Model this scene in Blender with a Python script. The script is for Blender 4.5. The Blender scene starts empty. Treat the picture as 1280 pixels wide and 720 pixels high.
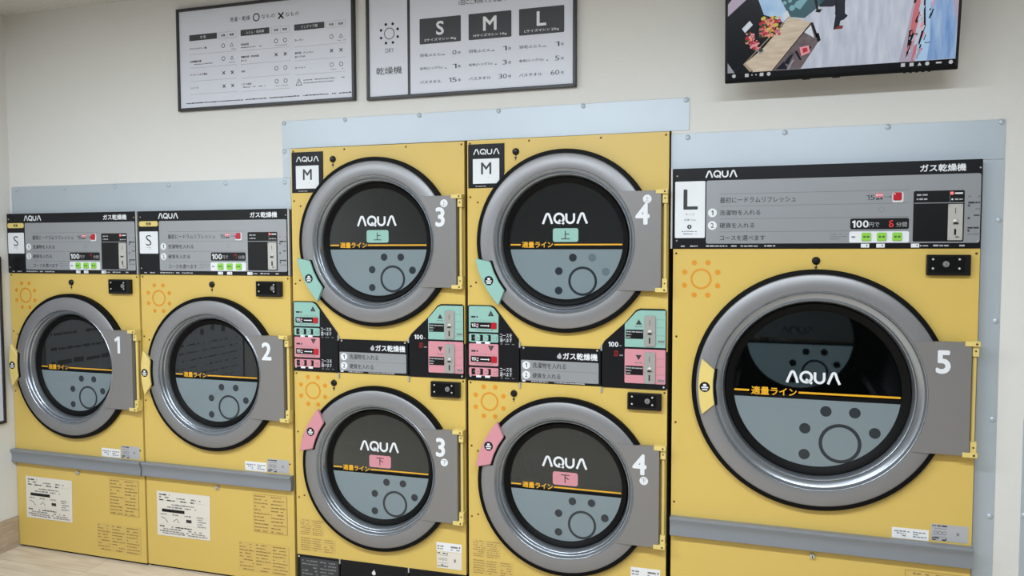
import bpy, bmesh, math, random
from mathutils import Vector, Matrix

SC = bpy.context.scene
COL = SC.collection
PI = math.pi
R = math.radians

# ---------------------------------------------------------------- camera
F_PX, YAW, PITCH, ROLL = 974.1865, R(17.721), R(2.9894), R(-0.1108)
cam_d = bpy.data.cameras.new('camera')
cam_d.sensor_fit = 'HORIZONTAL'
cam_d.sensor_width = 36.0
cam_d.lens = F_PX / 1280 * 36.0
cam_d.clip_start = 0.05
cam = bpy.data.objects.new('camera', cam_d)
COL.objects.link(cam)
fwd = Vector((-math.sin(YAW) * math.cos(PITCH), math.cos(YAW) * math.cos(PITCH), -math.sin(PITCH)))
rt = Vector((math.cos(YAW), math.sin(YAW), 0))
up = rt.cross(fwd)
rt2 = rt * math.cos(ROLL) + up * math.sin(ROLL)
up2 = -rt * math.sin(ROLL) + up * math.cos(ROLL)
cm = Matrix((rt2, up2, -fwd)).transposed().to_4x4()
cm.translation = Vector((1.1725, -2.9173, 1.5002))
cam.matrix_world = cm
SC.camera = cam

# ---------------------------------------------------------------- world, light, exposure
SC.view_settings.view_transform = 'Standard'
SC.view_settings.look = 'None'
SC.view_settings.exposure = 0.0
SC.view_settings.gamma = 1.0
SC.view_settings.use_curve_mapping = False
W = bpy.data.worlds.new('world')
SC.world = W
W.use_nodes = True
W.node_tree.nodes['Background'].inputs[0].default_value = (0.9, 0.95, 1.0, 1)
W.node_tree.nodes['Background'].inputs[1].default_value = 0.05

CEIL = 2.635
LAMP_W = 50.0
LAMPS = [(-1.5, -2.05), (0.05, -2.05), (1.6, -2.05), (0.05, -4.0)]   # ceiling lights over the aisle


# ---------------------------------------------------------------- materials
def lin(c):
    return tuple(((v / 255) / 12.92 if v / 255 <= 0.04045 else ((v / 255 + 0.055) / 1.055) ** 2.4) for v in c)


def mat(name, rgb, rough=0.5, metal=0.0, spec=0.5, noise=0.0, scale=40.0, bump=0.0, emit=None, es=1.0):
    m = bpy.data.materials.new(name)
    m.use_nodes = True
    nt = m.node_tree
    b = nt.nodes['Principled BSDF']
    c = (*lin(rgb), 1)
    b.inputs['Base Color'].default_value = c
    b.inputs['Roughness'].default_value = rough
    b.inputs['Metallic'].default_value = metal
    b.inputs['Specular IOR Level'].default_value = spec
    if emit:
        b.inputs['Emission Color'].default_value = (*lin(emit), 1)
        b.inputs['Emission Strength'].default_value = es
    if noise or bump:
        tc = nt.nodes.new('ShaderNodeTexCoord')
        n = nt.nodes.new('ShaderNodeTexNoise')
        n.inputs['Scale'].default_value = scale
        n.inputs['Detail'].default_value = 4
        nt.links.new(tc.outputs['Object'], n.inputs['Vector'])
        if noise:
            mx = nt.nodes.new('ShaderNodeMix')
            mx.data_type = 'RGBA'
            mx.inputs['A'].default_value = tuple(v * (1 - noise) for v in c[:3]) + (1,)
            mx.inputs['B'].default_value = tuple(min(1, v * (1 + noise)) for v in c[:3]) + (1,)
            nt.links.new(n.outputs['Fac'], mx.inputs['Factor'])
            nt.links.new(mx.outputs['Result'], b.inputs['Base Color'])
        if bump:
            bp = nt.nodes.new('ShaderNodeBump')
            bp.inputs['Strength'].default_value = bump
            bp.inputs['Distance'].default_value = 0.002
            nt.links.new(n.outputs['Fac'], bp.inputs['Height'])
            nt.links.new(bp.outputs['Normal'], b.inputs['Normal'])
    return m


def wood(name, c0, c1, stretch, planks=None):
    m = bpy.data.materials.new(name)
    m.use_nodes = True
    nt = m.node_tree
    b = nt.nodes['Principled BSDF']
    b.inputs['Roughness'].default_value = 0.45
    tc = nt.nodes.new('ShaderNodeTexCoord')
    mp = nt.nodes.new('ShaderNodeMapping')
    mp.inputs['Scale'].default_value = stretch
    n = nt.nodes.new('ShaderNodeTexNoise')
    n.inputs['Scale'].default_value = 4
    n.inputs['Detail'].default_value = 6
    n.inputs['Distortion'].default_value = 0.6
    cr = nt.nodes.new('ShaderNodeValToRGB')
    cr.color_ramp.elements[0].position = 0.35
    cr.color_ramp.elements[1].position = 0.68
    cr.color_ramp.elements[0].color = (*lin(c0), 1)
    cr.color_ramp.elements[1].color = (*lin(c1), 1)
    nt.links.new(tc.outputs['Object'], mp.inputs['Vector'])
    nt.links.new(mp.outputs['Vector'], n.inputs['Vector'])
    nt.links.new(n.outputs['Fac'], cr.inputs['Fac'])
    out = cr.outputs['Color']
    if planks:
        br = nt.nodes.new('ShaderNodeTexBrick')
        br.inputs['Scale'].default_value = 1
        br.inputs['Brick Width'].default_value = planks[0]
        br.inputs['Row Height'].default_value = planks[1]
        br.inputs['Mortar Size'].default_value = 0.0015
        br.inputs['Color1'].default_value = (1, 1, 1, 1)
        br.inputs['Color2'].default_value = (0.9, 0.89, 0.87, 1)
        br.inputs['Mortar'].default_value = (0.55, 0.5, 0.45, 1)
        nt.links.new(tc.outputs['Object'], br.inputs['Vector'])
        mx = nt.nodes.new('ShaderNodeMix')
        mx.data_type = 'RGBA'
        mx.blend_type = 'MULTIPLY'
        mx.inputs['Factor'].default_value = 1
        nt.links.new(out, mx.inputs['A'])
        nt.links.new(br.outputs['Color'], mx.inputs['B'])
        out = mx.outputs['Result']
    nt.links.new(out, b.inputs['Base Color'])
    return m


def wallpaper(name, rgb):
    """off-white woven vinyl wallpaper"""
    m = mat(name, rgb, 0.75, spec=0.25)
    nt = m.node_tree
    b = nt.nodes['Principled BSDF']
    tc = nt.nodes.new('ShaderNodeTexCoord')
    hs = []
    for sc_ in ((30, 30, 420), (420, 420, 30)):
        mp = nt.nodes.new('ShaderNodeMapping')
        mp.inputs['Scale'].default_value = sc_
        n = nt.nodes.new('ShaderNodeTexNoise')
        n.inputs['Scale'].default_value = 1
        n.inputs['Detail'].default_value = 3
        nt.links.new(tc.outputs['Object'], mp.inputs['Vector'])
        nt.links.new(mp.outputs['Vector'], n.inputs['Vector'])
        hs.append(n.outputs['Fac'])
    ad = nt.nodes.new('ShaderNodeMath')
    ad.operation = 'ADD'
    nt.links.new(hs[0], ad.inputs[0])
    nt.links.new(hs[1], ad.inputs[1])
    bp = nt.nodes.new('ShaderNodeBump')
    bp.inputs['Strength'].default_value = 0.35
    bp.inputs['Distance'].default_value = 0.0012
    nt.links.new(ad.outputs[0], bp.inputs['Height'])
    nt.links.new(bp.outputs['Normal'], b.inputs['Normal'])
    return m


def glass_mat(name, tint, haze=0.0):
    m = bpy.data.materials.new(name)
    m.use_nodes = True
    nt = m.node_tree
    nt.nodes.clear()
    o = nt.nodes.new('ShaderNodeOutputMaterial')
    tr = nt.nodes.new('ShaderNodeBsdfTransparent')
    tr.inputs['Color'].default_value = (*tint, 1)
    gl = nt.nodes.new('ShaderNodeBsdfGlossy')
    gl.inputs['Roughness'].default_value = 0.0
    gl.inputs['Color'].default_value = (0.9, 0.95, 0.95, 1)
    fr = nt.nodes.new('ShaderNodeFresnel')
    fr.inputs['IOR'].default_value = 1.5
    mx = nt.nodes.new('ShaderNodeMixShader')
    nt.links.new(fr.outputs[0], mx.inputs[0])
    base = tr
    if haze:
        df = nt.nodes.new('ShaderNodeBsdfDiffuse')
        df.inputs['Color'].default_value = (.30, .32, .32, 1)
        base = nt.nodes.new('ShaderNodeMixShader')
        base.inputs[0].default_value = haze
        nt.links.new(tr.outputs[0], base.inputs[1])
        nt.links.new(df.outputs[0], base.inputs[2])
    nt.links.new(base.outputs[0], mx.inputs[1])
    nt.links.new(gl.outputs[0], mx.inputs[2])
    nt.links.new(mx.outputs[0], o.inputs['Surface'])
    return m


def film_mat(name, rgb):
    """translucent printed film stuck to the door glass"""
    m = bpy.data.materials.new(name)
    m.use_nodes = True
    nt = m.node_tree
    nt.nodes.clear()
    o = nt.nodes.new('ShaderNodeOutputMaterial')
    c = (*lin(rgb), 1)
    d = nt.nodes.new('ShaderNodeBsdfDiffuse')
    d.inputs['Color'].default_value = c
    t = nt.nodes.new('ShaderNodeBsdfTranslucent')
    t.inputs['Color'].default_value = c
    g = nt.nodes.new('ShaderNodeBsdfGlossy')
    g.inputs['Roughness'].default_value = 0.03
    fr = nt.nodes.new('ShaderNodeFresnel')
    fr.inputs['IOR'].default_value = 1.45
    a = nt.nodes.new('ShaderNodeMixShader')
    a.inputs[0].default_value = 0.46
    b = nt.nodes.new('ShaderNodeMixShader')
    nt.links.new(d.outputs[0], a.inputs[1])
    nt.links.new(t.outputs[0], a.inputs[2])
    nt.links.new(fr.outputs[0], b.inputs[0])
    nt.links.new(a.outputs[0], b.inputs[1])
    nt.links.new(g.outputs[0], b.inputs[2])
    nt.links.new(b.outputs[0], o.inputs['Surface'])
    return m


M = {}
M['wall'] = wallpaper('wallpaper_offwhite', (212, 211, 208))
M['ceil'] = mat('ceiling_board', (196, 194, 190), 0.9, spec=0.1, noise=0.22, scale=55, bump=0.6)
M['floor'] = wood('pale_oak_floor', (196, 180, 160), (216, 203, 185), (1.2, 9, 1), (0.9, 0.15))
M['skirt'] = wood('oak_skirting', (162, 145, 126), (184, 168, 150), (1, 3, 22))
M['dim'] = mat('darkened_shop_wall', (48, 49, 51), 0.8, noise=0.1, scale=3)  # wall colour darkened so the door glass reflects a dim room
M['galv'] = mat('galvanised_sheet', (176, 186, 195), 0.42, metal=0.3, noise=0.03, scale=8)
M['yel'] = mat('yellow_enamel', (204, 175, 93), 0.36, noise=0.012, scale=30)
M['yel_d'] = mat('yellow_bracket', (214, 192, 116), 0.4)
M['cab'] = mat('cabinet_steel', (150, 148, 142), 0.5, metal=0.3)
M['black'] = mat('black_plastic', (16, 16, 18), 0.35, spec=.3)
M['blackp'] = mat('black_panel_print', (17, 18, 22), 0.35, spec=.25)
M['rub'] = mat('black_rubber', (8, 8, 9), 0.55, spec=0.12)
M['grey'] = mat('grey_panel_print', (150, 153, 158), 0.3, metal=0.25)
M['ring'] = mat('silver_door_paint', (136, 136, 139), 0.42, metal=0.5)
M['bowl'] = mat('silver_door_bowl', (150, 155, 162), 0.26, metal=0.75)
M['plate'] = mat('grey_hinge_plate', (128, 126, 126), 0.42, metal=0.3)
M['rail'] = mat('grey_bumper', (128, 133, 140), 0.4, metal=0.15)
M['frame'] = mat('light_metal_edge', (176, 178, 178), 0.4, metal=0.4)
M['white'] = mat('white_print', (216, 219, 224), 0.5)
M['whitel'] = mat('white_label', (222, 222, 224), 0.5)
M['paper'] = mat('sticker_paper', (214, 208, 198), 0.6)
M['dark'] = mat('dark_print', (40, 41, 44), 0.5)
M['mid'] = mat('grey_print', (120, 120, 122), 0.5)
M['faint'] = mat('faint_print', (168, 168, 172), 0.5)
M['brown'] = mat('brown_print', (140, 114, 62), 0.5)
M['orange'] = mat('orange_print', (208, 136, 22), 0.45)
M['gold'] = mat('amber_line_print', (222, 164, 30), 0.4)
M['mint'] = mat('mint_print', (136, 178, 168), 0.45)
M['pink'] = mat('pink_print', (198, 134, 145), 0.45)
M['pinkd'] = mat('pink_bubble_print', (226, 96, 112), 0.45)
M['red'] = mat('red_button', (170, 22, 38), 0.3, emit=(190, 10, 24), es=0.04)
M['green'] = mat('green_button', (134, 196, 66), 0.35)
M['greend'] = mat('dark_green_print', (56, 96, 40), 0.5)
M['led'] = mat('red_led', (60, 8, 8), 0.4, emit=(255, 60, 64), es=0.9)
M['leddim'] = mat('red_led_dim', (60, 8, 8), 0.4, emit=(200, 36, 44), es=0.55)
M['chrome'] = mat('brushed_steel', (182, 180, 176), 0.35, metal=0.2)
M['coing'] = mat('grey_coin_plate', (158, 157, 154), 0.4, metal=0.2)
M['screw'] = mat('screw_steel', (190, 180, 150), 0.35, metal=0.7)
M['screwd'] = mat('dark_screw', (96, 74, 36), 0.4, metal=0.5)
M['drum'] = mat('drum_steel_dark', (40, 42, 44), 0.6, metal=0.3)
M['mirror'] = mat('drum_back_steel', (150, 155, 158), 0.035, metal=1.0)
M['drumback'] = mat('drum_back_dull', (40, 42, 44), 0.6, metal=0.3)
M['glass'] = glass_mat('tinted_door_glass', (0.40, 0.43, 0.43), .06)
M['glassc'] = glass_mat('clear_door_glass', (0.86, 0.9, 0.9))
M['film'] = film_mat('blue_grey_film', (156, 172, 179))
M['filmdot'] = mat('film_dark_print', (38, 45, 52), 0.25)
M['filmdot_refl'] = mat('film_print_reflection', (92, 108, 114), 0.25)  # same dark dots; a reflection in the glass painted in as paler colour
M['sheet'] = mat('notice_paper', (206, 209, 220), 0.45)
M['nframe'] = mat('notice_frame_black', (38, 38, 42), 0.4)
M['nblack'] = mat('notice_black_box', (52, 54, 58), 0.5)


# ---------------------------------------------------------------- mesh builder
_txt = {}


def text_mesh(s, bold=0.0):
    bold = min(bold, 0.0)
    k = (s, bold)
    if k not in _txt and s == '1thin':
        v = [(.56, 0), (.68, 0), (.68, 1), (.58, 1), (.30, .86), (.34, .76), (.56, .85)]
        _txt[k] = ([((p[0] - .30) / .38, p[1]) for p in v], [tuple(range(7))], .38 * .72)
    if k not in _txt and s == '1':
        v = [(.52, 0), (.78, 0), (.78, 1), (.56, 1), (.22, .83), (.29, .67), (.52, .78)]
        _txt[k] = ([((p[0] - .22) / .56, p[1]) for p in v], [tuple(range(7))], .56 * .72)
    if k not in _txt:
        cu = bpy.data.curves.new('t', 'FONT')
        cu.body = s
        cu.size = 1
        cu.offset = bold
        cu.resolution_u = 3
        o = bpy.data.objects.new('t', cu)
        COL.objects.link(o)
        bpy.context.view_layer.update()
        dg = bpy.context.evaluated_depsgraph_get()
        me = bpy.data.meshes.new_from_object(o.evaluated_get(dg))
        v = [(p.co.x, p.co.y) for p in me.vertices]
        f = [tuple(p.vertices) for p in me.polygons]
        bpy.data.objects.remove(o)
        bpy.data.curves.remove(cu)
        bpy.data.meshes.remove(me)
        x0, x1 = min(p[0] for p in v), max(p[0] for p in v)
        y0, y1 = min(p[1] for p in v), max(p[1] for p in v)
        _txt[k] = ([((p[0] - x0) / (x1 - x0), (p[1] - y0) / (y1 - y0)) for p in v], f, (x1 - x0) / (y1 - y0))
    return _txt[k]


def rrect(x0, x1, z0, z1, r=0.0, n=5):
    if r <= 0:
        return [(x0, z0), (x1, z0), (x1, z1), (x0, z1)]
    p = []
    for cx, cz, a in ((x1 - r, z0 + r, -90), (x1 - r, z1 - r, 0), (x0 + r, z1 - r, 90), (x0 + r, z0 + r, 180)):
        for i in range(n + 1):
            t = R(a + 90 * i / n)
            p.append((cx + r * math.cos(t), cz + r * math.sin(t)))
    return p


def circ(cx, cz, r, n=40, sz=1.0):
    return [(cx + r * math.cos(2 * PI * i / n), cz + sz * r * math.sin(2 * PI * i / n)) for i in range(n)]


def inset(poly, c):
    n = len(poly)
    area = sum(poly[i][0] * poly[(i + 1) % n][1] - poly[(i + 1) % n][0] * poly[i][1] for i in range(n))
    s = 1 if area > 0 else -1
    out = []
    for i in range(n):
        a, b, d = Vector(poly[i - 1]), Vector(poly[i]), Vector(poly[(i + 1) % n])
        e1, e2 = (b - a), (d - b)
        if e1.length < 1e-9 or e2.length < 1e-9:
            out.append(tuple(b))
            continue
        e1.normalize()
        e2.normalize()
        n1, n2 = Vector((-e1.y, e1.x)) * s, Vector((-e2.y, e2.x)) * s
        m = n1 + n2
        if m.length < 1e-6:
            m = n1.copy()
        m.normalize()
        k = c / max(0.35, m.dot(n1))
        out.append((b.x + m.x * k, b.y + m.y * k))
    return out


class MB:
    def __init__(self):
        self.v, self.f, self.mi, self.mats = [], [], [], []

    def _m(self, m):
        m = M[m] if isinstance(m, str) else m
        if m not in self.mats:
            self.mats.append(m)
        return self.mats.index(m)

    def add(self, vs, fs, m):
        o = len(self.v)
        k = self._m(m)
        self.v += vs
        for f in fs:
            self.f.append(tuple(o + i for i in f))
            self.mi.append(k)

    def flat(self, poly, y, m):
        self.add([(x, y, z) for x, z in poly], [tuple(range(len(poly)))], m)

    def prism(self, poly, yf, yb, m, c=0.0):
        """front at yf (towards the viewer), back at yb, chamfer c on the front edge"""
        n = len(poly)
        vs, fs = [], []
        if c > 0:
            q = inset(poly, c)
            vs = [(x, yf, z) for x, z in q] + [(x, yf + c, z) for x, z in poly] + [(x, yb, z) for x, z in poly]
            L = 3
        else:
            vs = [(x, yf, z) for x, z in poly] + [(x, yb, z) for x, z in poly]
            L = 2
        fs.append(tuple(range(n)))
        for l in range(L - 1):
            for i in range(n):
                j = (i + 1) % n
                fs.append((l * n + i, l * n + j, (l + 1) * n + j, (l + 1) * n + i))
        fs.append(tuple((L - 1) * n + i for i in reversed(range(n))))
        self.add(vs, fs, m)

    def box(self, x0, x1, y0, y1, z0, z1, m, c=0.0):
        self.prism(rrect(x0, x1, z0, z1), y0, y1, m, c)

    def lathe(self, prof, cx, cz, m, n=144, a0=0.0, a1=360.0):
        """profile of (r, y) turned about the horizontal axis through (cx, cz)"""
        full = abs(a1 - a0) >= 360
        k = n if full else n + 1
        vs = []
        for r, y in prof:
            for i in range(k):
                t = R(a0 + (a1 - a0) * i / n)
                vs.append((cx + r * math.cos(t), y, cz + r * math.sin(t)))
        fs = []
        for l in range(len(prof) - 1):
            for i in range(n):
                j = (i + 1) % k
                fs.append((l * k + i, l * k + j, (l + 1) * k + j, (l + 1) * k + i))
        self.add(vs, fs, m)

    def ring(self, cx, cz, r0, r1, y, m, n=48, a0=0, a1=360):
        self.lathe([(r0, y), (r1, y)], cx, cz, m, n, a0, a1)

    def disc(self, cx, cz, r, y, m, n=32):
        self.flat(circ(cx, cz, r, n), y, m)

    def stud(self, cx, cz, r, yf, yb, m, n=20):
        self.lathe([(0.0001, yf), (r * 0.55, yf + (yb - yf) * 0.08), (r * 0.9, yf + (yb - yf) * 0.45), (r, yb)], cx, cz, m, n)

    def extrude_x(self, prof, x0, x1, m):
        n = len(prof)
        vs = [(x0, y, z) for y, z in prof] + [(x1, y, z) for y, z in prof]
        fs = [(i, (i + 1) % n, n + (i + 1) % n, n + i) for i in range(n)] + [tuple(range(n)), tuple(reversed(range(n, 2 * n)))]
        self.add(vs, fs, m)

    def rod_z(self, x, y, r, z0, z1, m, n=12):
        vs = [(x + r * math.cos(2 * PI * i / n), y + r * math.sin(2 * PI * i / n), z) for z in (z0, z1) for i in range(n)]
        fs = [(i, (i + 1) % n, n + (i + 1) % n, n + i) for i in range(n)] + [tuple(range(n)), tuple(range(n, 2 * n))]
        self.add(vs, fs, m)

    def plate_hole(self, x0, x1, z0, z1, cx, cz, r, yf, yb, m, n=96):
        """rectangular sheet with a round hole"""
        ang = sorted(set([round(2 * PI * i / n, 6) for i in range(n)] +
                         [round(math.atan2(zz - cz, xx - cx) % (2 * PI), 6) for xx in (x0, x1) for zz in (z0, z1)]))
        inn, out = [], []
        for a in ang:
            c, s = math.cos(a), math.sin(a)
            ts = []
            if c > 1e-9: ts.append((x1 - cx) / c)
            if c < -1e-9: ts.append((x0 - cx) / c)
            if s > 1e-9: ts.append((z1 - cz) / s)
            if s < -1e-9: ts.append((z0 - cz) / s)
            t = min(ts)
            inn.append((cx + r * c, cz + r * s))
            out.append((cx + t * c, cz + t * s))
        k = len(ang)
        vs = [(x, yf, z) for x, z in inn] + [(x, yf, z) for x, z in out] + [(x, yb, z) for x, z in out] + [(x, yb, z) for x, z in inn]
        fs = []
        for l in range(4):
            for i in range(k):
                j = (i + 1) % k
                a, b = l * k, ((l + 1) % 4) * k
                fs.append((a + i, a + j, b + j, b + i))
        self.add(vs, fs, m)

    def text(self, s, x0, x1, z0, z1, y, m, bold=0.0):
        v, f, asp = text_mesh(s, bold)
        if x1 is None:
            x1 = x0 + (z1 - z0) * asp
        sh = [(0, 0)]
        if bold > 0:
            k = bold * (z1 - z0) * 1.3
            x0, x1, z0, z1 = x0 + k, x1 - k, z0 + k, z1 - k
            sh += [(k * math.cos(PI * i / 4), k * math.sin(PI * i / 4)) for i in range(8)]
        for i, (ox, oz) in enumerate(sh):
            self.add([(x0 + (x1 - x0) * a + ox, y - i * 2e-6, z0 + (z1 - z0) * b + oz) for a, b in v], f, m)

    def digits(self, s, x0, x1, z0, z1, y, m, bold=0.0, gap=.16):
        """figures set one by one so that each fills its own cell"""
        ws = [{'1': .62}.get(ch, 1.0) for ch in s]
        tot = sum(ws) + gap * (len(s) - 1)
        x = x0
        for ch, w in zip(s, ws):
            c = (x1 - x0) * w / tot
            self.text('1thin' if ch == '1' and bold <= 0 else ch, x, x + c, z0, z1, y, m, bold)
            x += c + (x1 - x0) * gap / tot

    def textc(self, s, cx, cz, h, y, m, bold=0.0):
        v, f, asp = text_mesh(s, bold)
        self.text(s, cx - h * asp / 2, cx + h * asp / 2, cz - h / 2, cz + h / 2, y, m, bold)

    def ribbon(self, pts, w, y, m):
        n = len(pts)
        L, Rr = [], []
        for i in range(n):
            a, b = Vector(pts[max(0, i - 1)]), Vector(pts[min(n - 1, i + 1)])
            d = (b - a).normalized()
            nn = Vector((-d.y, d.x)) * w / 2
            p = Vector(pts[i])
            L.append(p + nn)
            Rr.append(p - nn)
        vs = [(p.x, y, p.y) for p in L] + [(p.x, y, p.y) for p in Rr]
        self.add(vs, [(i, i + 1, n + i + 1, n + i) for i in range(n - 1)], m)

    def led(self, ch, x0, x1, z0, z1, y, m):
        w = (x1 - x0) * .22
        zm = (z0 + z1) / 2
        g = {'a': (x0 + w, z1 - w / 2, x1 - w, z1 - w / 2), 'g': (x0 + w, zm, x1 - w, zm), 'd': (x0 + w, z0 + w / 2, x1 - w, z0 + w / 2),
             'f': (x0 + w / 2, zm + w * .5, x0 + w / 2, z1 - w * .6), 'b': (x1 - w / 2, zm + w * .5, x1 - w / 2, z1 - w * .6),
             'e': (x0 + w / 2, z0 + w * .6, x0 + w / 2, zm - w * .5), 'c': (x1 - w / 2, z0 + w * .6, x1 - w / 2, zm - w * .5)}
        sl = .08
        for k in {'6': 'acdefg', '7': 'abcf', '8': 'abcdefg'}[ch]:
            a = g[k]
            self.line(a[0] + (a[1] - z0) * sl, a[1], a[2] + (a[3] - z0) * sl, a[3], w, y, m)

    def line(self, x0, z0, x1, z1, w, y, m):
        self.ribbon([(x0, z0), (x1, z1)], w, y, m)

    def micro(self, x0, x1, z, h, y, m, seed=0, fill=0.8):
        """a row of illegibly small print"""
        rg = random.Random(seed)
        x = x0
        while x < x1 - h * 0.4:
            w = min(h * rg.uniform(0.8, 3.2), x1 - x)
            if rg.random() < fill:
                self.flat(rrect(x, x + w, z + h * rg.uniform(0, .12), z + h * rg.uniform(.7, 1)), y, m)
            x += w + h * rg.uniform(0.25, 0.6)

    def build(self, name, parent=None, angle=32):
        me = bpy.data.meshes.new(name)
        me.from_pydata(self.v, [], self.f)
        for m in self.mats:
            me.materials.append(m)
        me.polygons.foreach_set('material_index', self.mi)
        me.polygons.foreach_set('use_smooth', [True] * len(self.f))
        me.update()
        bm = bmesh.new()
        bm.from_mesh(me)
        bmesh.ops.recalc_face_normals(bm, faces=bm.faces)
        bm.to_mesh(me)
        bm.free()
        me.set_sharp_from_angle(angle=R(angle))
        o = bpy.data.objects.new(name, me)
        COL.objects.link(o)
        if parent:
            o.parent = parent
        return o


def thing(name, label, cat, loc=(0, 0, 0), rz=0.0, group=None):
    o = bpy.data.objects.new(name, None)
    o.empty_display_size = 0.1
    COL.objects.link(o)
    o.location = loc
    o.rotation_euler = (0, 0, rz)
    o['label'] = label
    o['category'] = cat
    if group:
        o['group'] = group
    return o


def struct(mb, name, angle=32):
    o = mb.build(name, None, angle)
    o['kind'] = 'structure'
    return o


# ---------------------------------------------------------------- the room
WY = 0.02            # face of the wall the dryers are let into
XL, XR, YB = -2.374, 4.2, -5.4

mb = MB()
mb.add([(XL - .1, YB, 0), (XR, YB, 0), (XR, 1.6, 0), (XL - .1, 1.6, 0), (XL - .1, YB, -.1), (XR, YB, -.1), (XR, 1.6, -.1), (XL - .1, 1.6, -.1)],
       [(0, 1, 2, 3), (7, 6, 5, 4), (0, 4, 5, 1), (1, 5, 6, 2), (2, 6, 7, 3), (3, 7, 4, 0)], 'floor')
struct(mb, 'floor')
mb = MB()
mb.add([(XL - .1, YB, CEIL), (XR, YB, CEIL), (XR, 1.6, CEIL), (XL - .1, 1.6, CEIL), (XL - .1, YB, CEIL + .1), (XR, YB, CEIL + .1), (XR, 1.6, CEIL + .1), (XL - .1, 1.6, CEIL + .1)],
       [(0, 1, 2, 3), (7, 6, 5, 4), (0, 4, 5, 1), (1, 5, 6, 2), (2, 6, 7, 3), (3, 7, 4, 0)], 'ceil')
struct(mb, 'ceiling')
mb = MB()
wt = WY + 0.06
for x0, x1, z0, z1 in ((XL, -0.762, 1.672, CEIL), (-0.762, 0.852, 1.927, CEIL), (0.852, 1.868, 1.79, CEIL), (1.868, XR, 0, CEIL)):
    mb.box(x0, x1, WY, wt, z0, z1, 'wall')
struct(mb, 'wall_back')
mb = MB()
mb.box(XL - .1, XL, YB, wt, 0, CEIL, 'wall')
mb.box(XL - .1, XL, wt, 1.6, 0, CEIL, 'dim')
struct(mb, 'wall_left')
mb = MB()
mb.box(XR, XR + .1, YB, wt, 0, CEIL, 'wall')
mb.box(XR, XR + .1, wt, 1.6, 0, CEIL, 'dim')
struct(mb, 'wall_right')
mb = MB()
mb.box(XL - .1, XR + .1, YB - .1, YB, 0, CEIL, 'dim')
struct(mb, 'wall_front')
mb = MB()
mb.box(XL - .1, XR + .1, 1.6, 1.7, 0, CEIL, 'dim')
struct(mb, 'wall_service')
mb = MB()
mb.box(XL, XL + .007, YB, -0.004, 0.0, 0.158, 'skirt', 0.002)
struct(mb, 'baseboard_left')


def trim(n, polys, rivets):
    b = MB()
    for i, p in enumerate(polys):
        b.prism(p, WY - .0022 - .0004 * (i % 2), WY, 'galv', .0006)
    for x, z in rivets:
        b.stud(x, z, .0095, WY - .0085, WY - .002, 'galv')
    struct(b, 'trim_%d' % n)


trim(1, [rrect(-2.362, -0.768, 1.664, 1.802)],
     [(-2.329, 1.789), (-2.027, 1.789), (-1.72, 1.788), (-1.413, 1.787), (-1.104, 1.785), (-0.799, 1.783)])
trim(2, [rrect(-0.806, 0.916, 1.9265, 2.0445), rrect(-0.806, -0.757, 1.803, 1.926)],
     [(-0.797, 2.036), (-0.797, 1.914), (-0.50, 2.036), (-0.16, 2.036), (0.18, 2.036), (0.52, 2.036), (0.904, 2.036)])
trim(3, [rrect(0.851, 1.927, 1.786, 1.9145), rrect(1.8645, 1.927, 0.0, 1.785)],
     [(0.911, 1.90), (1.246, 1.902), (1.577, 1.906), (1.914, 1.906), (1.9145, 1.587), (1.9145, 1.254), (1.9145, .925), (1.9145, .5966), (1.9145, .27)])
trim(4, [rrect(2.004, 2.07, 0.0, 0.93)], [(2.015, .61), (2.015, .3), (2.015, .88)])

# ---------------------------------------------------------------- ceiling lights (above the frame; they light the room)
M['lamp'] = mat('lamp_diffuser', (240, 240, 240), 0.5, emit=(255, 252, 246), es=1.0)
M['lampf'] = mat('lamp_frame', (225, 225, 225), 0.5)
for i, (lx, ly) in enumerate(LAMPS):
    t = thing('ceiling_light', 'long narrow white ceiling light over the laundry aisle', 'light', (lx, ly, CEIL), 0, 'ceiling lights over the aisle')
    b = MB()
    w, d = 0.62, 0.12
    b.add([(sx * w, sy * d, z) for z in (0, -.03) for sx, sy in ((-1, -1), (1, -1), (1, 1), (-1, 1))],
          [(0, 1, 5, 4), (1, 2, 6, 5), (2, 3, 7, 6), (3, 0, 4, 7), (0, 3, 2, 1)], 'lampf')
    b.build('housing', t)
    b = MB()
    b.add([(sx * (w - .01), sy * (d - .01), -.0301) for sx, sy in ((-1, -1), (1, -1), (1, 1), (-1, 1))], [(0, 1, 2, 3)], 'lamp')
    b.build('diffuser', t)
    ld = bpy.data.lights.new('lamp_light', 'AREA')
    ld.shape = 'RECTANGLE'
    ld.size, ld.size_y = 2 * w - .04, 2 * d - .04
    ld.energy = LAMP_W
    ld.color = (0.90, 0.99, 1.06)
    lo = bpy.data.objects.new('lamp_light', ld)
    COL.objects.link(lo)
    lo.location = (0, 0, -.034)
    lo.parent = t


# ---------------------------------------------------------------- logo, sun mark
def arc(cx, cz, r, a0, a1, n=8, rz=None):
    rz = rz or r
    return [(cx + r * math.cos(R(a0 + (a1 - a0) * i / n)), cz + rz * math.sin(R(a0 + (a1 - a0) * i / n))) for i in range(n + 1)]


_A1 = [(0.06, 0.0), (0.36, 0.80)] + arc(0.50, 0.78, 0.13, 165, 20, 7, .14)[1:] + [(0.80, 0.36), (0.90, 0.0)]
_Q = arc(1.55, 0.5, 0.42, -52, 308, 30, .42)
_QT = [(1.52, .34), (1.72, .17), (2.02, .0)]
_U = [(2.22, .93), (2.22, .42)] + arc(2.57, .42, .35, 180, 360, 12, .35) + [(2.92, .93)]
_A2 = [(3.22, 0.0), (3.52, 0.80)] + arc(3.66, 0.78, 0.13, 165, 20, 7, .14)[1:] + [(3.92, 0.40), (4.10, 0.0)]


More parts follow.
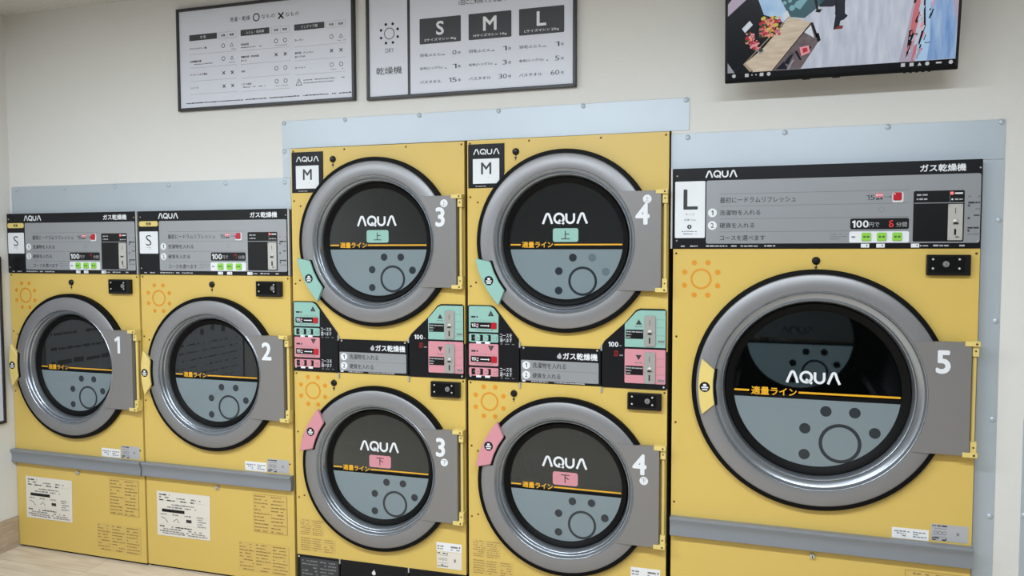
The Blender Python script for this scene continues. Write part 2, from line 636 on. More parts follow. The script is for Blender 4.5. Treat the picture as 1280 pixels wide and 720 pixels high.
def logo(b, x0, x1, z0, z1, y, m='white'):
    for st in (_A1, _Q, _QT, _U, _A2):
        b.ribbon([(x0 + (x1 - x0) * px / 4.16, z0 + (z1 - z0) * (0.03 + .94 * pz)) for px, pz in st], (z1 - z0) * .19, y, m)


def sun(b, cx, cz, y, m, k=1.0, w=.0066):
    b.ring(cx, cz, (.0375 - w) * k, .0375 * k, y, m)
    for i in range(8):
        a = R(22.5 + 45 * i)
        b.disc(cx + .0638 * k * math.cos(a), cz + .0638 * k * math.sin(a), .0094 * k, y, m, 16)


def flame(b, cx, cz, h, y, m):
    p = [(0, -.5), (.25, -.45), (.38, -.2), (.34, .05), (.2, .2), (.12, .5), (-.1, .25), (-.28, .08), (-.38, -.15), (-.25, -.42)]
    b.flat([(cx + x * h, cz + z * h) for x, z in p], y, m)


def tri(b, cx, cz, w, y, m, upward=True):
    s = 1 if upward else -1
    b.flat([(cx - w / 2, cz - s * w * .42), (cx + w / 2, cz - s * w * .42), (cx, cz + s * w * .46)], y, m)


def tri_line(b, cx, cz, w, t, y, m):
    p = [(cx - w / 2, cz - w * .42), (cx + w / 2, cz - w * .42), (cx, cz + w * .46)]
    for i in range(3):
        b.line(*p[i], *p[(i + 1) % 3], t, y, m)


# ---------------------------------------------------------------- dryer parts
def door(parent, cx, cz, Ro, rg, plate_r, plate_h, tab, num, sub=None, brand=True, badge=None, pale=(), fs=1.0, mirror=False, depth=.56):
    """round glass door: ring, window gasket, glass, print, hinge plate, hinges and handle"""
    b = MB()
    rb = Ro - .0165
    ri = Ro - .0735
    b.lathe([(rb, .002), (rb, -.0235), (rb - .0012, -.0265), (rb - .005, -.0285), (ri + .0015, -.0352), (ri, -.0345)], cx, cz, 'ring')
    b.lathe([(ri, -.0345), (ri - .0010, -.0365), (ri - .0028, -.0377), (ri - .0046, -.0366), (ri - .0058, -.0335), (ri - .0085, -.0235), (ri - .0115, -.0215),
             (rg + .0180, -.0140), (rg + .0145, -.0140), (rg + .0128, -.0168), (rg + .0102, -.0184), (rg + .0078, -.0168), (rg + .0062, -.0135),
             (rg + .003, .002), (rg, .012), (rg - .002, .03)], cx, cz, 'bowl')
    d = b.build('door', parent, 50)
    b = MB()
    b.lathe([(Ro, .002), (Ro, -.019), (Ro - .003, -.0235), (rb - .0005, -.0245), (rb - .0005, .002)], cx, cz, 'rub')
    b.build('door_gasket', parent)
    b = MB()
    w = rg * .095
    b.lathe([(rg + .001, .016), (rg, .008), (rg - .004, .003), (rg - w * .6, .006), (rg - w, .014), (rg - w - .002, .03)], cx, cz, 'rub')
    b.build('window_gasket', d)
    r = rg - w
    yg = .0165
    b = MB()
    b.disc(cx, cz, r + .001, yg, 'glassc' if mirror else 'glass', 72)
    b.build('door_glass', d)
    # film on the lower part of the glass
    b = MB()
    zt = cz - .031 * fs
    h = cz - zt
    a = math.asin(h / r)
    b.flat([(cx + (r - .001) * math.cos(t), cz + (r - .001) * math.sin(t)) for t in [PI + a + (PI - 2 * a) * i / 48 for i in range(49)]], yg - .0008, 'film')
    yp = yg - .0012
    b.ring(cx + .0685 * fs, cz - .153 * fs, .047 * fs, .0565 * fs, yp, 'filmdot')
    for i, (dx, dz) in enumerate(((.030, -.0625), (.106, -.0625), (.1585, -.1165), (-.0255, -.1150), (-.0262, -.1905))):
        b.disc(cx + dx * fs, cz + dz * fs, .0152 * fs, yp, 'filmdot_refl' if i in pale else 'filmdot')
    b.build('fill_level_film', d)
    # print on the glass: fill line and, on some doors, the maker's word and a badge
    b = MB()
    zl = cz - .0125 * fs
    xr = math.sqrt(r * r - (zl - cz) ** 2) - .003
    b.flat(rrect(cx - xr, cx + xr, zl - .0175 * fs, zl - .0065 * fs), yg - .0007, 'rub')
    b.flat(rrect(cx - xr, cx - .180 * fs, zl - .0028 * fs, zl + .0028 * fs), yp, 'gold')
    b.flat(rrect(cx - .044 * fs, cx + xr, zl - .0028 * fs, zl + .0028 * fs), yp, 'gold')
    b.text('適量ライン', cx - .174 * fs, cx - .049 * fs, zl - .0115 * fs, zl + .0125 * fs, yp, 'gold', .018)
    if brand:
        k = fs if fs < 1.1 else 1.02
        if fs < 1.1:
            logo(b, cx - .092, cx + .088, cz + .0665, cz + .1115, yp)
        else:
            logo(b, cx - .097, cx + .083, cz + .018, cz + .064, yp)
    if badge:
        bm_, ch = badge
        b.prism(rrect(cx - .0495, cx + .0515, cz - .002 + .0, cz + .0505, .009), yp, yp + .0004, bm_)
        b.textc(ch, cx + .001, cz + .0245, .033, yp - .0004, 'dark', .008)
    b.build('glass_print', d)
    # hinge plate with the machine number
    b = MB()
    rp = ri - .0005
    aa = math.asin(plate_h / rp)
    pts = [(cx + rp * math.cos(t), cz + rp * math.sin(t)) for t in [aa - 2 * aa * i / 24 for i in range(25)]]
    pts = [(cx + plate_r, cz + plate_h)] + pts + [(cx + plate_r, cz - plate_h)]
    b.prism(pts, -.0365, -.012, 'plate', .0009)
    xe = cx + plate_r
    zt = cz + plate_h
    if sub is None:
        b.textc(num, xe - .0825, zt - .067, .0785, -.0369, 'white', .030 if num != '1' else 0)
    elif sub == '上':
        b.textc(num, xe - .068, zt - .085, .0785, -.0369, 'white', .030)
        b.disc(xe - .051, zt - .0305, .0157, -.0369, 'white')
        b.textc(sub, xe - .051, zt - .0305, .017, -.0372, 'mid')
    else:
        b.textc(num, xe - .073, zt - .070, .0785, -.0369, 'white', .030)
        b.disc(xe - .0566, zt - .1305, .0157, -.0369, 'white')
        b.textc(sub, xe - .0566, zt - .1305, .017, -.0372, 'mid')
    b.build('number_plate', d)
    for s in (1, -1):
        b = MB()
        ze = cz + s * plate_h
        za, zb = (ze - .012, ze + .004) if s > 0 else (ze - .004, ze + .012)
        b.box(xe - .020, xe + .024, -.0405, -.004, za, zb, 'yel_d', .0012)
        za, zb = (ze - .046, ze - .010) if s > 0 else (ze + .010, ze + .046)
        b.box(xe + .003, xe + .0225, -.030, .0, za, zb, 'yel_d', .0012)
        b.stud(xe + .013, ze - s * .004, .0042, -.042, -.0395, 'screwd')
        b.stud(xe + .013, ze - s * .028, .0034, -.0315, -.0295, 'screwd')
        b.build('hinge', d)
    b = MB()
    b.rod_z(xe + .0125, -.016, .0065, cz - plate_h + .02, cz + plate_h - .02, 'yel_d')
    b.build('hinge_pin', d)
    # handle tab
    tm, ac, ho, hi, ro, rin = tab
    b = MB()
    ou = [(cx + ro * math.cos(R(t)), cz + ro * math.sin(R(t))) for t in [ac - ho + 2 * ho * i / 14 for i in range(15)]]
    inn = [(cx + rin * math.cos(R(t)), cz + rin * math.sin(R(t))) for t in (ac + hi, ac + hi / 3, ac - hi / 3, ac - hi)]
    b.prism(ou + inn, -.041, -.026, tm, .002)
    ri2 = rin - .010
    b.prism([(cx + (rin + .004) * math.cos(R(t)), cz + (rin + .004) * math.sin(R(t))) for t in (ac - hi - 1.5, ac, ac + hi + 1.5)] +
            [(cx + ri2 * math.cos(R(t)), cz + ri2 * math.sin(R(t))) for t in (ac + hi + .5, ac, ac - hi - .5)], -.0338, -.02, 'rub')  # notch not modelled; its shadow gap is painted as this dark strip
    rm = ro * .55 + rin * .45
    ix, iz = cx + rm * math.cos(R(ac)), cz + rm * math.sin(R(ac))
    b.disc(ix, iz, .0185, -.0413, 'black')
    b.flat(rrect(ix - .006, ix + .006, iz + .003, iz + .011, .003), -.0416, 'white')
    b.flat(rrect(ix - .012, ix + .012, iz - .004, iz + .001), -.0416, 'white')
    b.flat(rrect(ix - .009, ix + .009, iz - .012, iz - .007), -.0416, 'white')
    b.build('door_handle', d)
    # drum behind the glass
    b = MB()
    rd = Ro - .01
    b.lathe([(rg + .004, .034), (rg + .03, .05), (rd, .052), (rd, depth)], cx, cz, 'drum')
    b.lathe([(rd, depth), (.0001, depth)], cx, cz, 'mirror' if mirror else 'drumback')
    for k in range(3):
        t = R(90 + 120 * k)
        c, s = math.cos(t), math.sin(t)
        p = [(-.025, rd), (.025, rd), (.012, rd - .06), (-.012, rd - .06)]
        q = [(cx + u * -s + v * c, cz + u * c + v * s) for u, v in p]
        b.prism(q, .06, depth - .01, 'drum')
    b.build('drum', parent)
    return d


def keyhole(parent, x, z, y=0.0):
    b = MB()
    b.stud(x, z, .0140, y - .011, y, 'black', 24)
    b.ribbon([(x, z - .012), (x + .0015, z - .022), (x - .001, z - .034)], .0028, y - .0015, 'dark')
    b.prism(rrect(x - .005, x + .004, z - .026, z - .020, .002), y - .003, y, 'dark')
    b.build('keyhole_cover', parent)


def lockbox(parent, x0, x1, z0, z1, lx):
    b = MB()
    b.prism(rrect(x0, x1, z0, z1, .003), -.020, .002, 'black', .003)
    w, h = x1 - x0, z1 - z0
    b.flat(rrect(x0 + .006, x1 - .018, z0 + .010, z1 - .006), -.0202, 'rub')
    for sx in (.14, .74):
        for sz in (.34, .78):
            b.stud(x0 + w * sx, z0 + h * sz, .0038, -.0225, -.0200, 'chrome', 12)
    b.lathe([(.0001, -.0245), (.0085, -.0240), (.0105, -.0205)], lx, z0 + h * .55, 'mid', 24)
    b.flat(rrect(lx - .001, lx + .001, z0 + h * .55 - .004, z0 + h * .55 + .004), -.0248, 'rub')
    b.build('lock_box', parent)


def rating(parent, polys):
    x0, x1, z0, z1, u0, u1, w0, w1 = polys
    b = MB()
    b.prism(rrect(x0, x1, z0, z1), -.0008, .0004, 'whitel')
    for i, (fx, fw) in enumerate(((.06, .32), (.42, .10), (.58, .36))):
        for k in range(3 if i != 1 else 1):
            b.micro(x0 + (x1 - x0) * fx, x0 + (x1 - x0) * (fx + fw), z0 + (z1 - z0) * (.62 - .2 * k), (z1 - z0) * .14, -.0011, 'mid', i * 7 + k)
    b.build('rating_label', parent)
    b = MB()
    b.prism(rrect(u0, u1, w0, w1), -.0008, .0004, 'faint')
    w, h = u1 - u0, w1 - w0
    for k, fz in enumerate((.86, .12, .02)):
        b.micro(u0 + w * .03, u0 + w * .44, w0 + h * fz, h * .09, -.0011, 'dark', 31 + k)
    for zz in (.24, .74):
        b.line(u0 + w * .05, w0 + h * zz, u0 + w * .43, w0 + h * zz, h * .03, -.0011, 'mid')
    for k in range(3):
        b.ring(u0 + w * (.12 + .12 * k), w0 + h * .48, h * .08, h * .12, -.0011, 'mid', 12)
    b.flat(rrect(u0 + w * .69, u0 + w * .76, w0 + h * .40, w0 + h * .58), -.0011, 'mid')
    b.build('inspection_label', parent)


def yellow_print(parent, name, x0, x1, z0, z1, rows, cols, seed, outline=True):
    """small brown print directly on a clear label"""
    b = MB()
    y = -.0007
    b.prism(rrect(x0, x1, z0, z1), y, .0004, 'lab_y')
    if outline:
        for p in ((x0, z0, x1, z0), (x1, z0, x1, z1), (x1, z1, x0, z1), (x0, z1, x0, z0)):
            b.line(*p, .0012, y - .0003, 'brown')
    dh = (z1 - z0) / rows
    dw = (x1 - x0) / cols
    rg = random.Random(seed)
    for r in range(rows):
        for c in range(cols):
            b.micro(x0 + dw * c + dw * .05, x0 + dw * (c + rg.uniform(.72, .95)), z1 - dh * (r + .80), dh * .42, y - .0003, 'brown', seed * 100 + r * 7 + c, .85)
    b.build(name, parent)


M['lab_y'] = mat('clear_label_on_yellow', (198, 169, 94), 0.32)


def notice_sticker(parent, x0, x1, z0, z1, tilt=-.0):
    b = MB()
    b.prism([(x0, z0), (x1, z0 + .003), (x1 + .004, z1), (x0 + .001, z1)], -.0008, .0004, 'paper')
    w, h = x1 - x0, z1 - z0
    y = -.0011
    for k, (fz, f0, f1) in enumerate(((.91, .05, .25), (.85, .05, .85), (.79, .05, .72), (.70, .14, .72), (.64, .20, .75))):
        b.micro(x0 + w * f0, x0 + w * f1, z0 + h * fz, h * .035, y, 'dark' if k in (0, 2) else 'mid', 50 + k)
    b.flat(rrect(x0 + w * .10, x0 + w * .53, z0 + h * .54, z0 + h * .61), y, 'black')
    b.line(x0 + w * .05, z0 + h * .80, x0 + w * .95, z0 + h * .80, .001, y, 'faint')
    for k in range(4):
        xa = x0 + w * (.05 + .23 * k)
        for p in ((xa, .27, xa + w * .2, .27), (xa, .47, xa + w * .2, .47)):
            b.line(p[0], z0 + h * p[1], p[2], z0 + h * p[3], .0008, y, 'faint')
        b.micro(xa + w * .02, xa + w * .14, z0 + h * .48, h * .03, y, 'mid', 70 + k)
        if k == 0:
            b.ribbon([(xa + w * .03, z0 + h * .42), (xa + w * .1, z0 + h * .40), (xa + w * .16, z0 + h * .31)], .004, y, 'mid')
        elif k == 1:
            b.ribbon([(xa + w * .03, z0 + h * .34), (xa + w * .1, z0 + h * .41), (xa + w * .14, z0 + h * .32)], .004, y, 'mid')
        elif k == 2:
            b.flat(rrect(xa + w * .05, xa + w * .15, z0 + h * .35, z0 + h * .42), y, 'dark')
        else:
            for j in range(4):
                b.micro(xa + w * .03, xa + w * .19, z0 + h * (.43 - .05 * j), h * .025, y, 'mid', 90 + j)
    for k, (fz, f0, f1) in enumerate(((.20, .05, .80), (.145, .12, .95), (.095, .05, .9), (.05, .05, .95))):
        b.micro(x0 + w * f0, x0 + w * f1, z0 + h * fz, h * .033, y, 'dark' if k == 0 else 'mid', 80 + k)
    b.build('notice_sticker', parent)


def rail(parent, x0, x1, zt, zb):
    b = MB()
    h = zt - zb
    pr = [(.001, zt), (-.028, zt), (-.0315, zt - h * .04), (-.032, zt - h * .10), (-.030, zt - h * .18), (-.0258, zt - h * .30), (-.0232, zt - h * .46),
          (-.0226, zt - h * .62), (-.0236, zt - h * .78), (-.0250, zt - h * .90), (-.0245, zb), (.001, zb)]
    b.extrude_x(pr, x0, x1, 'rail')
    b.build('bumper_rail', parent, 25)
    b = MB()
    xm = (x0 + x1) / 2
    b.lathe([(.0001, -.009), (.008, -.0085), (.0098, -.002), (.0098, .001)], xm, zb - .026, 'chrome', 24)
    b.flat(rrect(xm - .0012, xm + .0012, zb - .032, zb - .021), -.0093, 'rub')
    b.build('panel_lock', parent)


def control_panel(parent, dx, dz, size, digit, dim):
    """black header and grey face with coin mechanism; dx widens the face"""
    yf = -.006
    y1, y2, y3 = yf - .0010, yf - .0014, yf - .0018
    Z = lambda z: z + dz
    b = MB()
    b.prism(rrect(0, .792 + dx, Z(1.379), Z(1.669), .003), yf, .004, 'blackp', .001)
    logo(b, .1135, .2235, Z(1.6325), Z(1.6595), y1)
    b.text('ガス乾燥機', .604 + dx * 1.02, .742 + dx * 1.01, Z(1.6315), Z(1.6565), y1, 'white', .02)
    b.prism(rrect(.117, .788 + dx, Z(1.396), Z(1.623), .007), y1, yf, 'grey')
    xe = .578 + dx
    for z in (1.574, 1.530, 1.4845, 1.438):
        b.line(.1645, Z(z), xe, Z(z), .0016, y2, 'mid')
    b.text('最初に一ドラムリフレッシュ', .1650, .4215, Z(1.541), Z(1.562), y2, 'dark', .006)
    b.text('洗濯物を入れる', .1645, .304, Z(1.497), Z(1.516), y2, 'dark', .006)
    b.text('硬貨を入れる', .1645, .2841, Z(1.4515), Z(1.4705), y2, 'dark', .006)
    b.text('コースを選べます', .1665, .321, Z(1.407), Z(1.4255), y2, 'dark', .006)
    for n, z in (('1', 1.507), ('2', 1.4615)):
        b.disc(.139, Z(z), .0157, y2, 'white')
        b.textc(n, .139, Z(z), .017, y3, 'dark', .01)
    b.digits('15', .446 + dx, .4725 + dx, Z(1.5425), Z(1.559), y2, 'dark')
    b.prism(rrect(.474 + dx, .498 + dx, Z(1.552), Z(1.5645), .005), y2, yf, 'pinkd')
    b.micro(.476 + dx, .496 + dx, Z(1.556), .005, y3, 'white', 3)
    b.micro(.476 + dx, .496 + dx, Z(1.5425), .008, y2, 'dark', 4, 1)
    b.line(.502 + dx, Z(1.552), .519 + dx, Z(1.552), .0015, y2, 'dark')
    tr = [(.519 + dx, Z(1.5555)), (.519 + dx, Z(1.5485)), (.5235 + dx, Z(1.552))]
    b.flat(tr, y2, 'dark')
    b.ring(.494 + dx, Z(1.5095), .008, .0092, y2, 'mid', 20)
    for k in range(3):
        b.micro(.333 + dx, .388 + dx, Z(1.425 - .008 * k), .0035, y2, 'mid', 11 + k)
    for k in range(7):
        b.micro(.752 + dx, .786 + dx, Z(1.545 - .0205 * k), .006, y2, 'dark' if k % 2 else 'mid', 21 + k)
        if k in (1, 3, 5):
            b.flat([(.7495 + dx, Z(1.5385 - .0205 * k)), (.757 + dx, Z(1.5435 - .0205 * k)), (.757 + dx, Z(1.5335 - .0205 * k))], y3, 'dark')
    # foot of the black frame
    b.micro(.118, .31 + dx * .3, Z(1.3845), .006, y1, 'faint', 41)
    b.micro(.028, .088, Z(1.3845), .006, y1, 'faint', 42)
    b.micro(.613 + dx, .745 + dx, Z(1.3845), .006, y1, 'faint', 43)
    for xa, xb in ((.432, .458), (.480, .506), (.586, .611)):
        b.prism(rrect(xa + dx, xb + dx, Z(1.381), Z(1.394)), y1, yf, 'white')
        b.flat(rrect(xa + dx + .017, xa + dx + .020, Z(1.385), Z(1.391)), y2, 'dark')
    for x, z in ((.013, 1.642), (.013, 1.407), (.785 + dx, 1.641), (.783 + dx, 1.402)):
        b.stud(x, Z(z), .003, yf - .0035, yf - .0008, 'chrome', 10)
    cp = b.build('control_panel', parent)
    # size label
    b = MB()
    if size == 'S':
        b.prism(rrect(.006, .1095, Z(1.4745), Z(1.576), .004), y1, yf + .001, 'white')
        b.text('S', .0420, .0725, Z(1.511), Z(1.5595), y2, 'dark', -.008)
        b.micro(.046, .070, Z(1.500), .004, y2, 'faint', 5)
        b.micro(.046, .070, Z(1.493), .004, y2, 'faint', 6)
        b.build('size_label', cp)
        b = MB()
        b.prism(rrect(.005, .1105, Z(1.599), Z(1.623), .009), y1, yf + .001, 'yel_d')
        b.textc('乾燥', .058, Z(1.611), .013, y2, 'dark', .02)
        b.build('name_label', cp)
    else:
        b.prism(rrect(.006, .113, Z(1.417), Z(1.622), .004), y1, yf + .001, 'white')
        b.text('L', .036, .087, Z(1.520), Z(1.593), y2, 'dark', .012)
        b.text('サイズ', .0425, .0765, Z(1.4985), Z(1.5075), y2, 'mid')
        b.text('容量 25kg', .0395, .080, Z(1.4780), Z(1.4865), y2, 'mid')
        b.disc(.0580, Z(1.4575), .0080, y2, 'dark', 20)
        b.flat(rrect(.0565, .0595, Z(1.4535), Z(1.4615)), y3, 'white')
        b.micro(.030, .085, Z(1.439), .004, y2, 'mid', 7)
        b.micro(.030, .085, Z(1.430), .004, y2, 'mid', 8)
        b.build('size_label', cp)
    # start button
    b = MB()
    b.prism(rrect(.526 + dx, .5600 + dx, Z(1.5335), Z(1.5675), .006), y2, yf, 'white')
    b.prism(rrect(.5285 + dx, .5545 + dx, Z(1.5395), Z(1.5665), .004), y2 - .004, yf, 'red', .001)
    b.flat(rrect(.531 + dx, .535 + dx, Z(1.559), Z(1.563)), y2 - .0044, 'white')
    b.build('start_button', cp)
    # price display
    b = MB()
    b.prism(rrect(.397 + dx, .5785 + dx, Z(1.4432), Z(1.480), .006), y2, yf, 'black')
    b.digits('100', .4025 + dx, .4545 + dx, Z(1.449), Z(1.4735), y3, 'white', .02)
    b.text('円で', .4560 + dx, .4880 + dx, Z(1.4505), Z(1.4665), y3, 'faint')
    b.led(digit, .5175 + dx, .5305 + dx, Z(1.4500), Z(1.4725), y3, 'leddim' if dim else 'led')
    b.text('分間', .5395 + dx, .5720 + dx, Z(1.4505), Z(1.4665), y3, 'faint')
    b.build('price_display', cp)
    # course buttons
    b = MB()
    b.prism(rrect(.3945 + dx, .5795 + dx, Z(1.398), Z(1.436), .006), y2, yf, 'white')
    b.micro(.402 + dx, .424 + dx, Z(1.414), .006, y3, 'mid', 9)
    b.build('course_button_plate', cp)
    for k, xm in enumerate((.4475, .4955, .5430)):
        b = MB()
        b.prism(rrect(xm - .0145 + dx, xm + .0145 + dx, Z(1.4035), Z(1.4315), .004), y2 - .0045, yf, 'green', .001)
        for s in (-1, 1):
            b.flat(rrect(xm + s * .0055 - .0038 + dx, xm + s * .0055 + .0038 + dx, Z(1.4145), Z(1.4205)), y2 - .0049, 'greend')
        b.build('course_button', cp)
    # coin mechanism
    b = MB()
    b.prism(rrect(.5905 + dx, .7415 + dx, Z(1.4005), Z(1.569), .005), y2, yf, 'black')
    b.line(.593 + dx, Z(1.5285), .739 + dx, Z(1.5285), .0025, y3, 'grey')
    b.line(.6985 + dx, Z(1.531), .6985 + dx, Z(1.567), .0012, y3, 'mid')
    for z in (1.553, 1.539):
        b.micro(.600 + dx, .632 + dx, Z(z), .006, y3, 'faint', int(z * 1000))
        b.micro(.690 + dx, .697 + dx, Z(z), .006, y3, 'faint', 1)
    b.micro(.713 + dx, .736 + dx, Z(1.556), .0075, y3, 'white', 15)
    b.micro(.713 + dx, .736 + dx, Z(1.537), .006, y3, 'faint', 16)
    b.disc(.7055 + dx, Z(1.5395), .003, y3, 'white', 12)
    b.build('coin_panel', cp)
    b = MB()
    b.stud(.7045 + dx, Z(1.5595), .0056, y3 - .003, y3, M['lampred'], 16)
    b.build('indicator_lamp', cp)
    b = MB()
    b.prism(rrect(.6940 + dx, .7375 + dx, Z(1.4045), Z(1.5240), .003), y3 - .003, yf, 'chrome', .001)
    yy = y3 - .0034
    xm = .7155 + dx
    b.flat(rrect(xm - .0009, xm + .0009, Z(1.492), Z(1.511)), yy, 'black')
    b.stud(xm + .001, Z(1.467), .0085, yy - .004, yy + .0003, 'chrome', 18)
    b.flat([(xm - .008, Z(1.458)), (xm + .009, Z(1.458)), (xm + .007, Z(1.463)), (xm - .004, Z(1.464))], yy - .0042, 'black')
    b.flat(rrect(xm - .003, xm + .003, Z(1.422), Z(1.442)), yy, 'black')
    b.micro(xm - .012, xm + .013, Z(1.413), .005, yy, 'dark', 17)
    for sx in (-.017, .018):
        for z in (1.409, 1.518):
            b.disc(xm + sx, Z(z), .0018, yy, 'mid', 8)
    b.build('coin_slot', cp)
    return cp


M['lampred'] = mat('red_indicator_lamp', (230, 120, 120), 0.3, emit=(255, 90, 90), es=0.45)


def cabinet(parent, x0, x1, z0, z1, y0, y1):
    """open-fronted sheet-metal body"""
    b = MB()
    t = .004
    b.box(x0, x0 + t, y0, y1, z0, z1, 'cab')
    b.box(x1 - t, x1, y0, y1, z0, z1, 'cab')
    b.box(x0 + t, x1 - t, y0, y1, z0, z0 + t, 'cab')
    b.box(x0 + t, x1 - t, y0, y1, z1 - t, z1, 'cab')
    b.box(x0 + t, x1 - t, y1 - t, y1, z0 + t, z1 - t, 'cab')
    b.build('cabinet', parent)


def screws(b, pts, y=0.0, m='screwd'):
    for x, z in pts:
        b.stud(x, z, .0042, y - .003, y + .0002, m, 10)


def small_dryer(label, loc, rz, num, digit):
    t = thing('tumble_dryer', label, 'dryer', loc, rz, 'coin dryers along the wall')
    w = .7976
    cabinet(t, .006, w - .008, .012, 1.668, .020, .585)
    b = MB()
    b.plate_hole(0, w, .432, 1.3785, .3898, .9324, .335, 0.0, .020, 'yel')
    sun(b, .1000, 1.2695, -.0006, 'orange')
    screws(b, [(.012, 1.368), (.786, 1.366), (.012, 1.09), (.040, 1.075), (.012, .79), (.780, .55)])
    b.build('front_panel', t)
    b = MB()
    b.box(0, w, .001, .020, .0105, .430, 'yel', .001)
    b.build('kick_panel', t)
    b = MB()
    b.box(.004, w - .004, .012, .040, 0.0, .0105, 'rub')
    b.build('plinth', t)
    b = MB()
    b.box(.7935, .8010, -.008, .004, 1.379, 1.6685, 'frame', .001)
    b.build('edge_trim', t)
    control_panel(t, 0.0, 0.0, 'S', digit, True)
    door(t, .3898, .9324, .3497, .2462, .3897, .1850, ('yel_d', 181.0, 16.5, 10.0, .366, .318), num, brand=False)
    rail(t, -.001, w + .001, .5018, .4380)
    keyhole(t, .394, 1.336)
    lockbox(t, .6347, .7602, 1.2871, 1.3541, .7217)
    rating(t, (.549, .661, .505, .546, .666, .775, .507, .566))
    notice_sticker(t, .0585, .353, .156, .3665)
    yellow_print(t, 'warning_label', .590, .762, .230, .402, 11, 2, 3)
    yellow_print(t, 'instruction_label', .507, .768, .046, .177, 9, 3, 4, False)
    return t


def stacked_dryer(label, loc, rz, num, digit, pale_up, pale_low, partial):
    t = thing('stacked_tumble_dryer', label, 'dryer', loc, rz, 'coin dryers along the wall')
    w = .7914
    cabinet(t, .006, w - .006, .008, 1.921, .020, .585)
    b = MB()
    b.plate_hole(0, w, 1.110, 1.9229, .3971, 1.5226, .335, 0.0, .020, 'yel')
    screws(b, [(.012, 1.911), (.256, 1.912), (.5375, 1.911), (.7795, 1.911), (.013, 1.70), (.044, 1.678), (.013, 1.345), (.035, 1.36)])
    b.build('upper_front_panel', t)
    b = MB()
    b.plate_hole(0, w, .1555, .968, .3974, .5689, .335, 0.0, .020, 'yel')
    sun(b, .0903, .8837, -.0006, 'orange')
    screws(b, [(.010, .957), (.782, .957), (.013, .70), (.04, .68), (.013, .41), (.04, .42)])
    b.build('lower_front_panel', t)
    # size label, top left
    b = MB()
    cxu, czu, rr_ = .3971, 1.5226, .3555
    arcp = []
    for i in range(13):
        a = R(155.5 - (155.5 - 131.5) * i / 12)
        x, z = cxu + rr_ * math.cos(a), czu + rr_ * math.sin(a)
        if x < .1560 and z > 1.7345:
            arcp.append((x, z))
    poly = [(.0045, 1.7345), (arcp[0][0] - .004, 1.7345)] + arcp + [(.1560, 1.797), (.1560, 1.907), (.0045, 1.907)]
    b.prism(poly, -.0022, .0005, 'blackp', .0006)
    logo(b, .0268, .1365, 1.8650, 1.8885, -.0026)
    wp = [(.0247, 1.7516), (.1232, 1.7516), (.1290, 1.7578), (.1352, 1.7650), (.1352, 1.8490), (.0247, 1.8490)]
    b.flat(wp, -.0026, 'white')
    b.text('M', .0592, .1022, 1.7880, 1.8345, -.0029, 'dark', .016)
    b.micro(.068, .092, 1.774, .004, -.0029, 'faint', 2)
    b.micro(.036, .085, 1.7395, .004, -.0026, 'faint', 3)
    b.build('size_label', t)
    # control panels between the two doors
    y0, y1, y2, y3 = -.005, -.0058, -.0062, -.0066
    b = MB()
    b.prism([(.0, .9675), (.2160, .9675), (.2172, 1.120), (.2130, 1.140), (.1200, 1.258), (.112, 1.265), (.0975, 1.2705), (.008, 1.2705), (0.0, 1.264)], y0, .001, 'blackp', .001)
    for col, zt, zb, za, up_ in (('mint', 1.2665, 1.163, 1.156, True), ('pink', 1.116, 1.028, 1.020, False)):
        if up_:
            b.prism([(.006, zb), (.130, zb), (.1315, 1.233), (.112, 1.258), (.095, 1.2665), (.010, 1.2665), (.006, 1.262)], y1, y0, col)
        else:
            b.prism(rrect(.006, .130, zb, zt, .005), y1, y0, col)
        b.prism(rrect(.006, .130, za - .0335, za, .005), y1, y0, col)
        zr = zb + .0140
        b.prism(rrect(.0135, .123, zr, zr + .0245, .003), y2, y0, 'black')
        b.digits('15', .0175, .036, zr + .006, zr + .019, y3, 'white', .02)
        b.micro(.038, .050, zr + .012, .007, y3, 'pink', 3, 1)
        b.micro(.038, .050, zr + .004, .006, y3, 'white', 4, 1)
        b.line(.055, zr + .0115, .090, zr + .0115, .0038, y3, 'white')
        b.flat([(.088, zr + .006), (.088, zr + .017), (.094, zr + .0115)], y3, 'white')
        b.micro(.016, .044, zr + .0420 - (0 if up_ else .002), .008, y2, 'dark', 5, .9)
        b.text('ドラムリフレッシュ', .0155, .1150, zr + .0285, zr + .0365, y2, 'mid')
        b.micro(.02, .11, zb + .0055, .004, y2, 'mid', 6)
        tri(b, .0995, zt - .0285 if up_ else zt - .0175, .0255, y2, 'dark', up_)
        b.flat(rrect(.0988, .1002, zt - .036 if up_ else zt - .018, zt - .029 if up_ else zt - .011), y3, col)
        for k in range(3):
            b.prism(rrect(.0165 + .0335 * k, .032 + .0335 * k, za - .029, za - .004, .001), y2, y0, 'black')
        b.micro(.019, .030, za - .019, .005, y3, 'faint', 8)
        for xa in (.0365, .074):
            b.prism(rrect(xa, xa + .021, za - .040, za - .031), y2, y0, 'white')
        b.text('コースを', .1365, .187, za - .012, za + .004, y1, 'white')
        b.text('選べます', .1365, .187, za - .031, za - .015, y1, 'white')
        b.micro(.14, .20, za - .040, .004, y1, 'mid', 9)
    screws(b, [(.012, 1.252), (.012, .984)], y0, 'chrome')
    cp = b.build('course_panel', t)
    for zb in (1.177, 1.042):
        b = MB()
        b.prism(rrect(.1005, .1235, zb - .0005, zb + .0250, .003), y3 - .003, y0, 'red', .001)
        b.build('start_button', cp)
    for za in (1.156, 1.020):
        for k in range(3):
            b = MB()
            b.prism(rrect(.0365 + .0345 * k, .0545 + .0345 * k, za - .026, za - .0065, .003), y2 - .003, y0, 'mint' if za > 1.1 else 'pink', .001)
            b.flat(rrect(.0415 + .0345 * k, .0495 + .0345 * k, za - .018, za - .0145), y2 - .0034, 'mid')
            b.build('course_button', cp)
    b = MB()
